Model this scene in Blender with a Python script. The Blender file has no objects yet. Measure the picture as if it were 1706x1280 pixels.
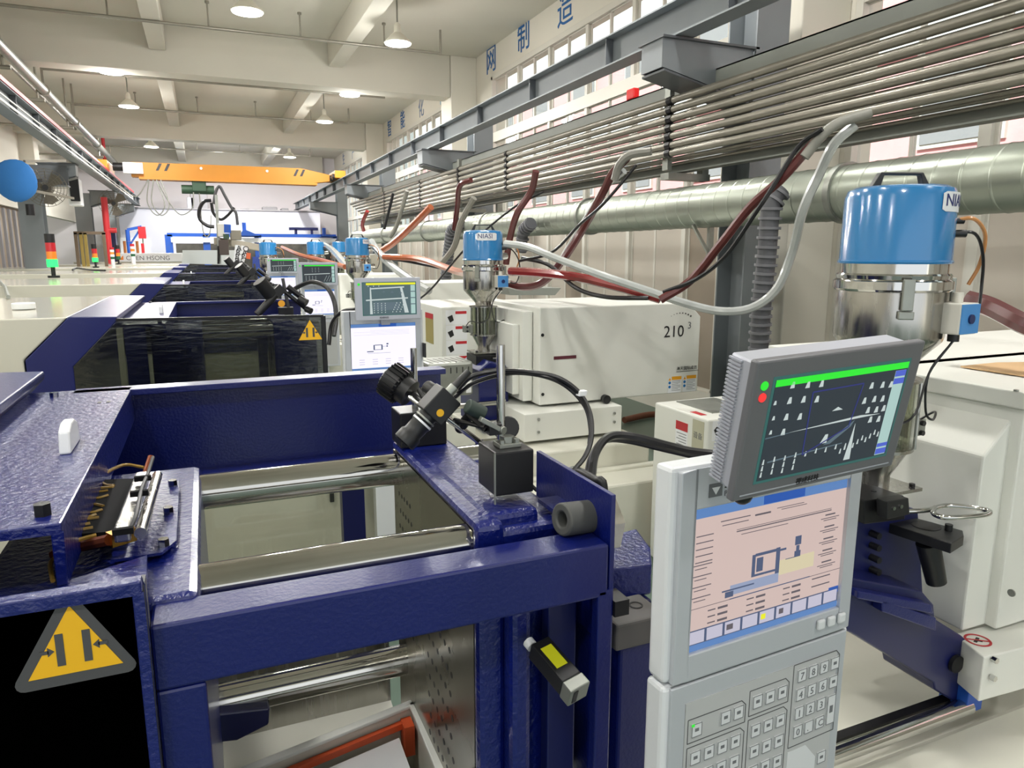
import bpy, bmesh, math, random
from mathutils import Vector, Matrix
random.seed(7)
PI = math.pi
col = bpy.context.scene.collection
sc = bpy.context.scene
LIFT = 0.35                      # the drawing heights below are measured from 0.35 m above the shop floor
FL = -LIFT                       # floor height in drawing coordinates

# ------------------------------------------------------------------ camera
TH, PH, FPX, CAMH = math.radians(23.04), math.radians(10.47), 1191.0, 1.5
cR = Vector((math.cos(TH), -math.sin(TH), 0))
cFh = Vector((math.sin(TH), math.cos(TH), 0))
cF = cFh*math.cos(PH) - Vector((0, 0, math.sin(PH)))
cU = cFh*math.sin(PH) + Vector((0, 0, math.cos(PH)))
cam_data = bpy.data.cameras.new('camera')
cam = bpy.data.objects.new('camera', cam_data); col.objects.link(cam)
cam_data.sensor_width = 36.0
cam_data.lens = FPX/1706*36.0
cam_data.clip_start = 0.02; cam_data.clip_end = 400
cam.location = (0, 0, CAMH + LIFT)
cam.rotation_euler = (PI/2 - PH, 0, -TH)
sc.camera = cam

# ------------------------------------------------------------------ world, light, exposure
world = bpy.data.worlds.new('world'); sc.world = world; world.use_nodes = True
wn = world.node_tree; bgn = wn.nodes['Background']
bgn.inputs['Color'].default_value = (0.93, 0.97, 1.0, 1)
bgn.inputs['Strength'].default_value = 1.45
sc.view_settings.view_transform = 'Standard'
sc.view_settings.look = 'None'
sc.view_settings.exposure = 0.0
sc.view_settings.gamma = 1.0
sc.view_settings.use_curve_mapping = False
sc.cycles.max_bounces = 7
sc.cycles.diffuse_bounces = 4
sc.cycles.glossy_bounces = 4
sc.cycles.transparent_max_bounces = 12
sc.cycles.caustics_reflective = False
sc.cycles.caustics_refractive = False
sc.cycles.sample_clamp_indirect = 6.0

def area_light(name, loc, size, energy, color=(1, 0.98, 0.94), rot=(0, 0, 0), sizey=None):
    l = bpy.data.lights.new(name, 'AREA'); l.energy = energy; l.color = color
    l.shape = 'RECTANGLE' if sizey else 'DISK'; l.size = size
    if sizey: l.size_y = sizey
    o = bpy.data.objects.new(name, l); col.objects.link(o)
    o.location = loc; o.rotation_euler = rot
    return o
# high bay lamps: the rows seen in the photo and the same rows going on overhead
def bay_lamp(x, y, e):
    area_light('high_bay_light', (x, y, 4.33), 0.34, e)
    l = bpy.data.lights.new('high_bay_spill', 'POINT'); l.energy = e*.55; l.shadow_soft_size = .12; l.color = (1, .98, .94)  # added point light with no bulb modelled, spills lamp light onto the ceiling
    o = bpy.data.objects.new('high_bay_spill', l); col.objects.link(o); o.location = (x, y, 4.22)
for yy in (-1.5, 1.5, 4.5, 7.0):
    for xx in (-4.6, -1.1, 2.7): bay_lamp(xx, yy, 44)
for p in ((2.7, 10.4), (2.7, 14.0), (2.7, 17.0), (2.65, 23.6), (0.7, 9.8), (-1.15, 13.8), (-1.15, 16.8), (-1.1, 22.8)): bay_lamp(p[0], p[1], 105 if p[1] < 20 else 240)
for p in ((-4.9, 14), (-4.9, 18), (-4.9, 23), (0.7, 25.5)): bay_lamp(p[0], p[1], 90)  # unseen left row; the last has no pendant, added to brighten the back wall

sun = bpy.data.lights.new('sun', 'SUN'); sun.energy = 9.0; sun.angle = math.radians(2); sun.color = (1, .97, .92)
so = bpy.data.objects.new('sun', sun); col.objects.link(so)
so.rotation_euler = Vector((1.0, .25, -.75)).to_track_quat('-Z', 'Y').to_euler()

# ------------------------------------------------------------------ helpers
def at(px, py, X=None, Y=None, Z=None, D=None):
    """the point of the place seen at this pixel on a plane of known X, Y, Z or at depth D"""
    d = cF + cR*((px-853)/FPX) - cU*((py-640)/FPX)
    C = Vector((0, 0, CAMH))
    if X is not None: t = X/d.x
    elif Y is not None: t = Y/d.y
    elif Z is not None: t = (Z-CAMH)/d.z
    else: t = D
    return C + d*t

def srgb(h):
    h = h.lstrip('#'); r = []
    for i in (0, 2, 4):
        c = int(h[i:i+2], 16)/255
        r.append(c/12.92 if c <= 0.04045 else ((c+0.055)/1.055)**2.4)
    return (r[0], r[1], r[2], 1)

MATS = {}
def mat(name, hexc, rough=0.5, metal=0.0, bump=0.0, bscale=60.0, vary=0.0, vscale=3.0, coat=0.0, emit=0.0, spec=0.5, stretch=None, rvary=0.0):
    if name in MATS: return MATS[name]
    m = bpy.data.materials.new(name); m.use_nodes = True
    nt = m.node_tree; b = nt.nodes['Principled BSDF']
    c = srgb(hexc)
    b.inputs['Base Color'].default_value = c
    b.inputs['Roughness'].default_value = rough
    b.inputs['Metallic'].default_value = metal
    b.inputs['Specular IOR Level'].default_value = spec
    if coat: b.inputs['Coat Weight'].default_value = coat; b.inputs['Coat Roughness'].default_value = 0.12
    if emit:
        b.inputs['Emission Color'].default_value = c
        b.inputs['Emission Strength'].default_value = emit
    if bump or vary or rvary:
        tc = nt.nodes.new('ShaderNodeTexCoord'); mp = nt.nodes.new('ShaderNodeMapping')
        nt.links.new(tc.outputs['Object'], mp.inputs['Vector'])
        if stretch: mp.inputs['Scale'].default_value = stretch
    if bump:
        n = nt.nodes.new('ShaderNodeTexNoise'); n.inputs['Scale'].default_value = bscale; n.inputs['Detail'].default_value = 3
        nt.links.new(mp.outputs['Vector'], n.inputs['Vector'])
        bp = nt.nodes.new('ShaderNodeBump'); bp.inputs['Strength'].default_value = bump; bp.inputs['Distance'].default_value = 0.01
        nt.links.new(n.outputs['Fac'], bp.inputs['Height']); nt.links.new(bp.outputs['Normal'], b.inputs['Normal'])
    if vary or rvary:
        n2 = nt.nodes.new('ShaderNodeTexNoise'); n2.inputs['Scale'].default_value = vscale; n2.inputs['Detail'].default_value = 5
        nt.links.new(mp.outputs['Vector'], n2.inputs['Vector'])
        if vary:
            mr = nt.nodes.new('ShaderNodeMapRange'); mr.inputs['From Min'].default_value = 0.3; mr.inputs['From Max'].default_value = 0.7
            mr.inputs['To Min'].default_value = 1-vary; mr.inputs['To Max'].default_value = 1+vary*0.5
            nt.links.new(n2.outputs['Fac'], mr.inputs['Value'])
            mx = nt.nodes.new('ShaderNodeMix'); mx.data_type = 'RGBA'; mx.blend_type = 'MULTIPLY'; mx.inputs[0].default_value = 1
            mx.inputs[6].default_value = c
            nt.links.new(mr.outputs['Result'], mx.inputs[7]); nt.links.new(mx.outputs[2], b.inputs['Base Color'])
        if rvary:
            m2 = nt.nodes.new('ShaderNodeMapRange'); m2.inputs['From Min'].default_value = 0.3; m2.inputs['From Max'].default_value = 0.7
            m2.inputs['To Min'].default_value = max(0.02, rough-rvary); m2.inputs['To Max'].default_value = rough+rvary
            nt.links.new(n2.outputs['Fac'], m2.inputs['Value']); nt.links.new(m2.outputs['Result'], b.inputs['Roughness'])
    MATS[name] = m
    return m

def glass(name, tint, gloss_w=0.12, rough=0.02, bump=0.0):
    if name in MATS: return MATS[name]
    m = bpy.data.materials.new(name); m.use_nodes = True; nt = m.node_tree
    for n in list(nt.nodes):
        if n.type != 'OUTPUT_MATERIAL': nt.nodes.remove(n)
    out = [n for n in nt.nodes if n.type == 'OUTPUT_MATERIAL'][0]
    t = nt.nodes.new('ShaderNodeBsdfTransparent'); t.inputs['Color'].default_value = srgb(tint)
    g = nt.nodes.new('ShaderNodeBsdfGlossy'); g.inputs['Roughness'].default_value = rough; g.inputs['Color'].default_value = (1, 1, 1, 1)
    lw = nt.nodes.new('ShaderNodeLayerWeight'); lw.inputs['Blend'].default_value = 0.5
    f = nt.nodes.new('ShaderNodeMath'); f.operation = 'POWER'; f.inputs[1].default_value = 4.0
    nt.links.new(lw.outputs['Facing'], f.inputs[0])
    ad = nt.nodes.new('ShaderNodeMath'); ad.operation = 'ADD'; ad.inputs[1].default_value = gloss_w
    mx = nt.nodes.new('ShaderNodeMixShader')
    nt.links.new(f.outputs[0], ad.inputs[0]); nt.links.new(ad.outputs[0], mx.inputs[0])
    nt.links.new(t.outputs[0], mx.inputs[1]); nt.links.new(g.outputs[0], mx.inputs[2]); nt.links.new(mx.outputs[0], out.inputs['Surface'])
    if bump:
        tc = nt.nodes.new('ShaderNodeTexCoord'); mp = nt.nodes.new('ShaderNodeMapping'); mp.inputs['Rotation'].default_value = (0, 0.5, 0)
        mp.inputs['Scale'].default_value = (3, 3, 14)
        n = nt.nodes.new('ShaderNodeTexNoise'); n.inputs['Scale'].default_value = 2.5; n.inputs['Detail'].default_value = 4; n.inputs['Distortion'].default_value = 1.2
        bp = nt.nodes.new('ShaderNodeBump'); bp.inputs['Strength'].default_value = bump; bp.inputs['Distance'].default_value = 0.03
        nt.links.new(tc.outputs['Object'], mp.inputs['Vector']); nt.links.new(mp.outputs['Vector'], n.inputs['Vector'])
        nt.links.new(n.outputs['Fac'], bp.inputs['Height']); nt.links.new(bp.outputs['Normal'], g.inputs['Normal'])
    MATS[name] = m
    return m

class G:
    """collects shapes into one mesh"""
    def __init__(s): s.v = []; s.f = []; s.sm = []
    def add(s, vs, fs, smooth=False):
        b = len(s.v); s.v += [Vector(v) for v in vs]
        for f in fs: s.f.append([b+i for i in f]); s.sm.append(smooth)
        return s
    def box(s, x0, x1, y0, y1, z0, z1):
        vs = [(x, y, z) for x in (x0, x1) for y in (y0, y1) for z in (z0, z1)]
        return s.add(vs, [(0, 1, 3, 2), (4, 6, 7, 5), (0, 4, 5, 1), (2, 3, 7, 6), (0, 2, 6, 4), (1, 5, 7, 3)])
    def obox(s, c, ax, ay, az, sx, sy, sz):
        c = Vector(c); ax = Vector(ax); ay = Vector(ay); az = Vector(az)
        vs = [c + ax*(i*sx/2) + ay*(j*sy/2) + az*(k*sz/2) for i in (-1, 1) for j in (-1, 1) for k in (-1, 1)]
        return s.add(vs, [(0, 1, 3, 2), (4, 6, 7, 5), (0, 4, 5, 1), (2, 3, 7, 6), (0, 2, 6, 4), (1, 5, 7, 3)])
    def bar(s, p, q, w, h=None, up=(0, 0, 1)):
        p = Vector(p); q = Vector(q); h = h or w; d = (q-p); L = d.length; d = d/L
        up = Vector(up)
        if abs(d.dot(up)) > .95: up = Vector((1, 0, 0))
        a = d.cross(up).normalized(); u = a.cross(d)
        return s.obox((p+q)/2, d, a, u, L, w, h)
    def prism(s, pts, vec):
        """polygon pts extruded along vec"""
        n = len(pts); pts = [Vector(p) for p in pts]; vec = Vector(vec)
        vs = pts + [p+vec for p in pts]
        fs = [tuple(range(n))[::-1], tuple(range(n, 2*n))] + [(i, (i+1) % n, n+(i+1) % n, n+i) for i in range(n)]
        return s.add(vs, fs)
    def cyl(s, p, q, r0, r1=None, n=16, caps=True):
        p = Vector(p); q = Vector(q); r1 = r0 if r1 is None else r1; d = (q-p).normalized()
        a = d.orthogonal().normalized(); b = d.cross(a)
        vs = []
        for c, r in ((p, r0), (q, r1)):
            for i in range(n):
                t = 2*PI*i/n; vs.append(c + (a*math.cos(t)+b*math.sin(t))*r)
        s.add(vs, [(i, (i+1) % n, n+(i+1) % n, n+i) for i in range(n)], True)
        if caps: s.add(vs, [tuple(range(n))[::-1], tuple(range(n, 2*n))])
        return s
    def ring(s, p, q, ro, ri, n=20):
        p = Vector(p); q = Vector(q); d = (q-p).normalized(); a = d.orthogonal().normalized(); b = d.cross(a); vs = []
        for c, r in ((p, ro), (q, ro), (q, ri), (p, ri)):
            for i in range(n):
                t = 2*PI*i/n; vs.append(c + (a*math.cos(t)+b*math.sin(t))*r)
        fs = []
        for k in range(4):
            for i in range(n):
                fs.append((k*n+i, k*n+(i+1) % n, ((k+1) % 4)*n+(i+1) % n, ((k+1) % 4)*n+i))
        return s.add(vs, fs, True)
    def lathe(s, prof, o=(0, 0, 0), n=28, axis=(0, 0, 1)):
        o = Vector(o); d = Vector(axis).normalized(); a = d.orthogonal().normalized(); b = d.cross(a)
        vs = []; fs = []
        for r, z in prof:
            for i in range(n):
                t = 2*PI*i/n; vs.append(o + d*z + (a*math.cos(t)+b*math.sin(t))*r)
        for k in range(len(prof)-1):
            for i in range(n): fs.append((k*n+i, k*n+(i+1) % n, (k+1)*n+(i+1) % n, (k+1)*n+i))
        s.add(vs, fs, True)
        m = len(prof)-1
        s.add(vs, [tuple(range(n))[::-1], tuple(range(m*n, m*n+n))])
        return s
    def tube(s, pts, r, n=8, sub=6, smooth=True):
        pts = [Vector(p) for p in pts]
        if smooth and len(pts) > 2:
            out = []; P = [pts[0]*2-pts[1]] + pts + [pts[-1]*2-pts[-2]]
            for i in range(1, len(P)-2):
                for k in range(sub):
                    t = k/sub; a, b, c, d = P[i-1], P[i], P[i+1], P[i+2]
                    out.append(0.5*((2*b) + (c-a)*t + (2*a-5*b+4*c-d)*t*t + (3*b-a-3*c+d)*t**3))
            out.append(pts[-1]); pts = out
        d0 = (pts[1]-pts[0]).normalized(); a = d0.orthogonal().normalized(); vs = []; m = len(pts)
        for i, p in enumerate(pts):
            d = (pts[min(i+1, m-1)] - pts[max(i-1, 0)]).normalized()
            a = (a - d*a.dot(d)).normalized(); b = d.cross(a)
            rr = r(i/(m-1)) if callable(r) else r
            for k in range(n):
                t = 2*PI*k/n; vs.append(p + (a*math.cos(t)+b*math.sin(t))*rr)
        fs = [(i*n+k, i*n+(k+1) % n, (i+1)*n+(k+1) % n, (i+1)*n+k) for i in range(m-1) for k in range(n)]
        s.add(vs, fs, True); s.add(vs, [tuple(range(n))[::-1], tuple(range((m-1)*n, m*n))])
        return s
    def sphere(s, c, r, n=10, sc3=(1, 1, 1)):
        c = Vector(c); vs = []; fs = []; m = n//2+1
        for i in range(m+1):
            ph = PI*i/m
            for k in range(n):
                t = 2*PI*k/n; vs.append(c + Vector((math.sin(ph)*math.cos(t)*sc3[0], math.sin(ph)*math.sin(t)*sc3[1], math.cos(ph)*sc3[2]))*r)
        for i in range(m):
            for k in range(n): fs.append((i*n+k, i*n+(k+1) % n, (i+1)*n+(k+1) % n, (i+1)*n+k))
        return s.add(vs, fs, True)
    def quad(s, a, b, c, d, th=0.0006):
        a, b, c, d = (Vector(p) for p in (a, b, c, d)); nrm = (b-a).cross(d-a).normalized()*th
        return s.prism([a, b, c, d], nrm)

BASE = {}
def fix(me):
    bm = bmesh.new(); bm.from_mesh(me)
    bmesh.ops.remove_doubles(bm, verts=bm.verts, dist=1e-6)
    bmesh.ops.recalc_face_normals(bm, faces=bm.faces)
    bm.to_mesh(me); bm.free()
def mk(name, g, m, parent=None, bev=0.0, seg=2, label=None, cat=None, group=None, kind=None):
    if parent is not None: base = BASE[parent]
    else:
        lo = [min(v[i] for v in g.v) for i in range(3)]; hi = [max(v[i] for v in g.v) for i in range(3)]
        base = Vector(((lo[0]+hi[0])/2, (lo[1]+hi[1])/2, lo[2]))
    me = bpy.data.meshes.new(name)
    me.from_pydata([v-base for v in g.v], [], g.f)
    me.polygons.foreach_set('use_smooth', g.sm)
    fix(me)
    if any(g.sm): me.set_sharp_from_angle(angle=.75)
    me.materials.append(m)
    o = bpy.data.objects.new(name, me); col.objects.link(o)
    BASE[o] = base
    if parent is not None: o.parent = parent
    else: o.location = base
    if bev:
        md = o.modifiers.new('bevel', 'BEVEL'); md.width = bev; md.segments = seg; md.limit_method = 'ANGLE'; md.angle_limit = 0.6
        md.harden_normals = False
    if label: o['label'] = label
    if cat: o['category'] = cat
    if group: o['group'] = group
    if kind: o['kind'] = kind
    return o
def struct(name, g, m, bev=0, parent=None, label=None, kind='structure'):
    return mk(name, g, m, parent, bev, kind=(kind if parent is None else None), label=label)
def thing(name, label, cat, loc, group=None):
    o = bpy.data.objects.new(name, None); col.objects.link(o); o.location = loc; o.empty_display_size = 0.05
    o['label'] = label; o['category'] = cat
    if group: o['group'] = group
    BASE[o] = Vector(loc)
    return o
def copy_tree(o, loc=None, label=None, group=None, parent=None, scale=None):
    c = o.copy(); col.objects.link(c)
    if parent is not None: c.parent = parent
    if loc is not None: c.location = loc; BASE[c] = Vector(loc)
    if scale: c.scale = scale
    if label: c['label'] = label
    if group: c['group'] = group
    for ch in list(o.children): copy_tree(ch, parent=c)
    return c

def text_g(s, size, o, xd, yd, align='LEFT', th=0.0008, res=3):
    """lettering as a flat raised mesh; xd along the writing, yd up the letters"""
    cu = bpy.data.curves.new('lettering', 'FONT'); cu.body = s; cu.size = size; cu.align_x = align; cu.extrude = th/2; cu.resolution_u = res
    ob = bpy.data.objects.new('lettering', cu); col.objects.link(ob)
    dg = bpy.context.evaluated_depsgraph_get(); dg.update()
    me = ob.evaluated_get(dg).to_mesh()
    xd = Vector(xd).normalized(); yd = Vector(yd).normalized(); zd = xd.cross(yd); o = Vector(o)
    g = G(); g.add([o + xd*v.co.x + yd*v.co.y + zd*v.co.z for v in me.vertices], [tuple(p.vertices) for p in me.polygons])
    ob.evaluated_get(dg).to_mesh_clear(); bpy.data.objects.remove(ob); bpy.data.curves.remove(cu)
    return g

# ------------------------------------------------------------------ materials
blue = mat('blue_paint', '#07145c', 0.34, bump=0.10, bscale=160, coat=0.25)
blue_r = mat('blue_cast_paint', '#091762', 0.30, bump=0.35, bscale=95, coat=0.4)
blue_d = mat('dark_blue_paint', '#09124a', 0.4, coat=0.2)
bright_blue = mat('bright_blue_steel', '#1d4fa8', 0.45)
beige = mat('beige_cover_paint', '#d0cdbf', 0.24, vary=0.03, vscale=2, coat=0.6)
white = mat('white_machine_paint', '#dfe0d9', 0.42, vary=0.03, vscale=2)
bedwhite = mat('bed_paint', '#d9d8cb', 0.35, vary=0.06, vscale=3)
wallm = mat('wall_paint', '#dcd8cc', 0.85, vary=0.04, vscale=0.8)
backm = mat('back_wall_paint', '#ebe7ec', 0.85, vary=0.03, vscale=1)
ceilm = mat('ceiling_paint', '#d2cfc3', 0.9, vary=0.05, vscale=0.6)
beamm = mat('beam_paint', '#cfccc0', 0.85, vary=0.04, vscale=0.9)
chrome = mat('polished_steel', '#c4c4c2', 0.10, 1.0, rvary=0.05, vscale=30)
tiem = mat('ground_tie_bar_steel', '#bfbdb8', 0.10, 1.0, vary=0.12, vscale=5, stretch=(1, 10, 10), rvary=0.04)
steel = mat('brushed_stainless', '#b5b3ae', 0.24, 1.0, vary=0.10, vscale=8, stretch=(6, 6, 0.6), rvary=0.08)
platem = mat('oily_platen_steel', '#8b887c', 0.28, 1.0, vary=0.25, vscale=6, rvary=0.12)
galv = mat('galvanised_steel', '#9a9d96', 0.42, 0.75, vary=0.12, vscale=14)
pipem = mat('grey_water_pipe', '#8d897e', 0.38, 0.45, vary=0.12, vscale=6)
ductm = mat('spiral_duct_steel', '#a3a99d', 0.36, 0.65, vary=0.14, vscale=5, stretch=(1, 0.4, 1), rvary=0.08)
greysteel = mat('grey_painted_steel', '#80868a', 0.5, vary=0.06, vscale=3)
greydark = mat('dark_grey_painted_steel', '#565a5e', 0.5, vary=0.06, vscale=3)
channelm = mat('grey_channel_steel', '#8b8f88', 0.5, vary=0.08, vscale=3)
rust = mat('worn_rail_steel', '#5b4038', 0.5, 0.3, vary=0.3, vscale=9)
lidblue = mat('hopper_lid_enamel', '#2278b4', 0.22, coat=0.7)
boxblue = mat('control_plate_blue', '#4b8fd0', 0.5)
black = mat('black_plastic', '#17181a', 0.42)
blackm = mat('black_oxide_steel', '#232325', 0.35, 0.4, vary=0.15, vscale=20)
rubber = mat('black_cable_rubber', '#1b1b1e', 0.35)
darkgrey = mat('dark_grey_plastic', '#4a4a4c', 0.5)
bezel = mat('monitor_bezel_grey', '#6d6e72', 0.4, 0.2)
bezel2 = mat('monitor_housing_silver', '#b7bac4', 0.35, 0.3)
console_w = mat('console_white_plastic', '#d9dcdf', 0.4)
console_s = mat('console_silver_trim', '#c0c4ca', 0.35, 0.25)
keypadm = mat('keypad_panel_grey', '#b4b6b6', 0.5)
keym = mat('key_light_grey', '#d3d6d8', 0.45)
inkm = mat('printed_black', '#1c1c1e', 0.6)
inkgrey = mat('printed_grey', '#6a6d70', 0.6)
inkblue = mat('printed_wall_blue', '#1f5f9e', 0.7)
stickw = mat('sticker_white', '#e6e8ea', 0.4)
sticky = mat('sticker_yellow', '#f0b81e', 0.4)
stickred = mat('sticker_red', '#b8232c', 0.4)
stickbl = mat('sticker_blue', '#1e6fae', 0.4)
sticko = mat('sticker_orange', '#e8a31c', 0.4)
sticklabel = mat('label_lime_yellow', '#cfd022', 0.4)
redhose = mat('red_air_hose', '#8a2a2a', 0.22, coat=0.6, vary=0.15, vscale=8)
brownhose = mat('brown_air_hose', '#5a2626', 0.28, coat=0.4, vary=0.2, vscale=9)
orangehose = mat('copper_orange_hose', '#b0603a', 0.3, coat=0.4, vary=0.15, vscale=9)
clearhose = mat('milky_suction_hose', '#b2b6b4', 0.25, coat=0.6, vary=0.10, vscale=12)
greyhose = mat('grey_fabric_hose', '#85847c', 0.5, vary=0.15, vscale=12)
yellowtube = mat('brown_nylon_tube', '#9a7a34', 0.35)
brass = mat('brass', '#b98f3a', 0.3, 1.0)
copper = mat('copper_tube', '#8a4a30', 0.35, 0.7)
crane = mat('crane_yellow_paint', '#bd7c1c', 0.5, vary=0.08, vscale=2)
hoistm = mat('hoist_green_paint', '#2e4a36', 0.5)
redpaint = mat('red_rail_paint', '#c02a32', 0.45)
pinkm = mat('pink_facade_tiles', '#e6a5a8', 0.8, vary=0.1, vscale=2)
windowframe = mat('window_aluminium', '#d5d2c8', 0.5)
blindm = mat('closed_roller_blind', '#cfc9bd', 0.8, vary=0.07, vscale=1.5)
blind2 = mat('brown_panel_blind', '#a39788', 0.8, vary=0.08, vscale=1.5)
floorm = mat('green_epoxy_floor', '#5c6f64', 0.35, vary=0.12, vscale=1.2)
groundm = mat('yard_concrete', '#b5b2aa', 0.9)
card = mat('kraft_cardboard', '#c9a67c', 0.85, vary=0.06, vscale=10)
fanblue = mat('blue_fan_cover_cloth', '#2a6fb4', 0.8, bump=0.3, bscale=14)
fanm = mat('grey_fan_guard', '#6f6a5e', 0.6)
acgrey = mat('old_equipment_grey', '#8d8c90', 0.6)
doorgrey = mat('grey_door_paint', '#a4aaa8', 0.5)
pane_glass = glass('window_glass', '#eef4f2', 0.03)
clear_pane = glass('clear_guard_panel', '#e6e6e0', 0.05, 0.03)
dark_pane = glass('tinted_gate_panel', '#a2a59e', 0.06, 0.15, bump=0.10)
black_pane = glass('dark_tinted_gate_panel', '#0b0b0c', 0.0, 0.04)
sight = glass('hopper_sight_glass', '#dfe2d8', 0.10, 0.05)
film = glass('film', '#cfd6e0', 0.25, 0.12)

def translucent(m, w):
    nt = m.node_tree; b = nt.nodes['Principled BSDF']; out = [n for n in nt.nodes if n.type == 'OUTPUT_MATERIAL'][0]
    t = nt.nodes.new('ShaderNodeBsdfTranslucent'); t.inputs['Color'].default_value = b.inputs['Base Color'].default_value
    mx = nt.nodes.new('ShaderNodeMixShader'); mx.inputs[0].default_value = w
    nt.links.new(b.outputs[0], mx.inputs[1]); nt.links.new(t.outputs[0], mx.inputs[2]); nt.links.new(mx.outputs[0], out.inputs['Surface'])
translucent(blindm, .22); translucent(blind2, .12)
def emis(name, hexc, s):
    m = mat(name, hexc, 0.6, emit=s)
    m.node_tree.nodes['Principled BSDF'].inputs['Base Color'].default_value = (.02, .02, .02, 1)
    return m
e_green = emis('screen_green', '#22e82a', 1.0)
e_yellow = emis('screen_yellow', '#e8e81a', 1.0)
e_dark = emis('screen_dark_image', '#1f2b36', 0.9)
e_dark2 = emis('screen_grey_image', '#4f6a70', 0.8)
e_spot = emis('screen_image_highlights', '#d5e2e0', 0.8)
e_dim = emis('screen_image_midtones', '#5f7480', 0.8)
e_side = emis('screen_side_panel', '#b9dcd6', 0.8)
e_sideb = emis('screen_side_button', '#4b62d2', 0.9)
e_bluel = emis('screen_blue_outline', '#232a78', 0.9)
e_red = emis('indicator_red', '#ee2a2a', 1.2)
e_teal = emis('screen_teal_edge', '#2f6d68', 0.7)
e_pink = emis('console_screen_background', '#e9cfc8', 0.75)
e_white = emis('console_screen_white', '#f2eefc', 1.1)
e_head = emis('console_screen_header', '#5f8ccc', 0.8)
e_tab = emis('console_screen_tab', '#1d55b0', 0.9)
e_btn = emis('console_screen_buttons', '#d3cfe2', 0.8)
e_text = emis('console_screen_text', '#7f7580', 0.5)
e_draw = emis('console_screen_drawing', '#5a6a92', 0.6)
e_cream = emis('console_screen_cream', '#efe2bc', 0.75)
e_lamp = emis('lit_lamp_disc', '#fffdf5', 9.0)
e_lampc = emis('lit_lamp_reflector', '#fff8e6', 1.6)
e_tgreen = emis('tower_light_green_lit', '#18e850', 4.0)
tred = mat('tower_lens_red', '#b81f2a', 0.3, coat=0.5)
torange = mat('tower_lens_orange', '#e8842a', 0.3, coat=0.5)

# ================================================================== THE BUILDING
WX = 4.9            # inner face of the window wall
CZ = 5.02           # ceiling
struct('floor', G().box(-7, WX+.3, -7, 29.2, FL-.1, FL), floorm)
struct('ceiling', G().box(-7, WX+.3, -7, 29.2, CZ, CZ+.15), ceilm)
struct('wall_back', G().box(-7, WX+.3, 29.0, 29.2, FL, CZ), backm)
# window wall: piers and infill around the window openings
BAYS = [(-2.4, 4.55), (5.55, 12.45), (13.95, 20.4), (21.5, 28.2)]
WT, WB = 4.53, 0.0
g = G()
ys = [-7.0]
for a, b in BAYS: ys += [a, b]
ys.append(29.0)
for i in range(0, len(ys), 2): g.box(WX, WX+.28, ys[i], ys[i+1], FL, CZ)
for a, b in BAYS:
    g.box(WX, WX+.28, a, b, WT, CZ); g.box(WX, WX+.28, a, b, FL, WB)
struct('wall_right', g, wallm)
for k, y in enumerate((-3.0, 4.6, 13.2, 20.75)):
    struct('trim_%d' % (k+1), G().box(4.4, WX, y, y+.62 if k != 1 else y+.7, FL, CZ), wallm, 0.01)
k = 4
for (y, zb) in ((5.0, 4.3), (13.2, 4.3), (20.75, 4.3), (28.6, 4.35)):
    k += 1; struct('trim_%d' % k, G().box(-7, 4.395, y+.03, y+.45, zb, CZ), beamm, 0.008)
for (y0, y1) in ((-7, 5.0), (5.42, 13.2), (13.62, 20.75), (21.17, 28.6)):
    for x in (-4.9, -.55, 2.2):
        k += 1; struct('trim_%d' % k, G().box(x, x+.24, y0, y1, 4.62, CZ), beamm, 0.008)
# windows
wi = 0
for bi, (a, b) in enumerate(BAYS):
    wi += 1
    n = 6; w = (b-a)/n
    rows = [(0.0, 1.88, 'blind'), (1.93, 2.62, 'open'), (2.68, 3.44, 'open'), (3.56, WT-.04, 'open')]
    fr = G()
    fr.box(WX-.01, WX+.10, a, b, WT-.06, WT+.02)
    fr.box(WX-.01, WX+.10, a, a+.07, WB, WT); fr.box(WX-.01, WX+.10, b-.07, b, WB, WT)
    win = struct('window_%d' % wi, fr, windowframe, 0.004)
    tr = G()
    for z0, z1 in ((1.86, 1.95), (2.60, 2.70), (3.42, 3.58)): tr.box(WX, WX+.09, a, b, z0, z1)
    mk('transom', tr, windowframe, win)
    for i in range(1, n):
        y = a+i*w; mk('mullion', G().box(WX+.01, WX+.08, y-.035, y+.035, WB, WT), windowframe, win)
    for i in range(n):
        y0, y1 = a+i*w+.035, a+(i+1)*w-.035
        for (z0, z1, kind) in rows:
            # each light is a sliding pair: two sashes with their own pane
            ym = (y0+y1)/2
            for j, (s0, s1) in enumerate(((y0, ym+.015), (ym-.015, y1))):
                xo = WX+.03+.02*j; sg = G()
                for (p0, p1, q0, q1) in ((s0, s1, z0, z0+.03), (s0, s1, z1-.03, z1), (s0, s0+.03, z0, z1), (s1-.03, s1, z0, z1)):
                    sg.box(xo, xo+.02, p0, p1, q0, q1)
                sash = mk('sash', sg, windowframe, win)
                if kind == 'blind':
                    mk('blind', G().box(xo+.006, xo+.012, s0+.02, s1-.02, z0+.02, z1-.02), blind2 if (i*2+j+bi) % 5 == 2 else blindm, sash)
                else:
                    mk('pane', G().box(xo+.008, xo+.012, s0+.02, s1-.02, z0+.02, z1-.02), pane_glass, sash)
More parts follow.
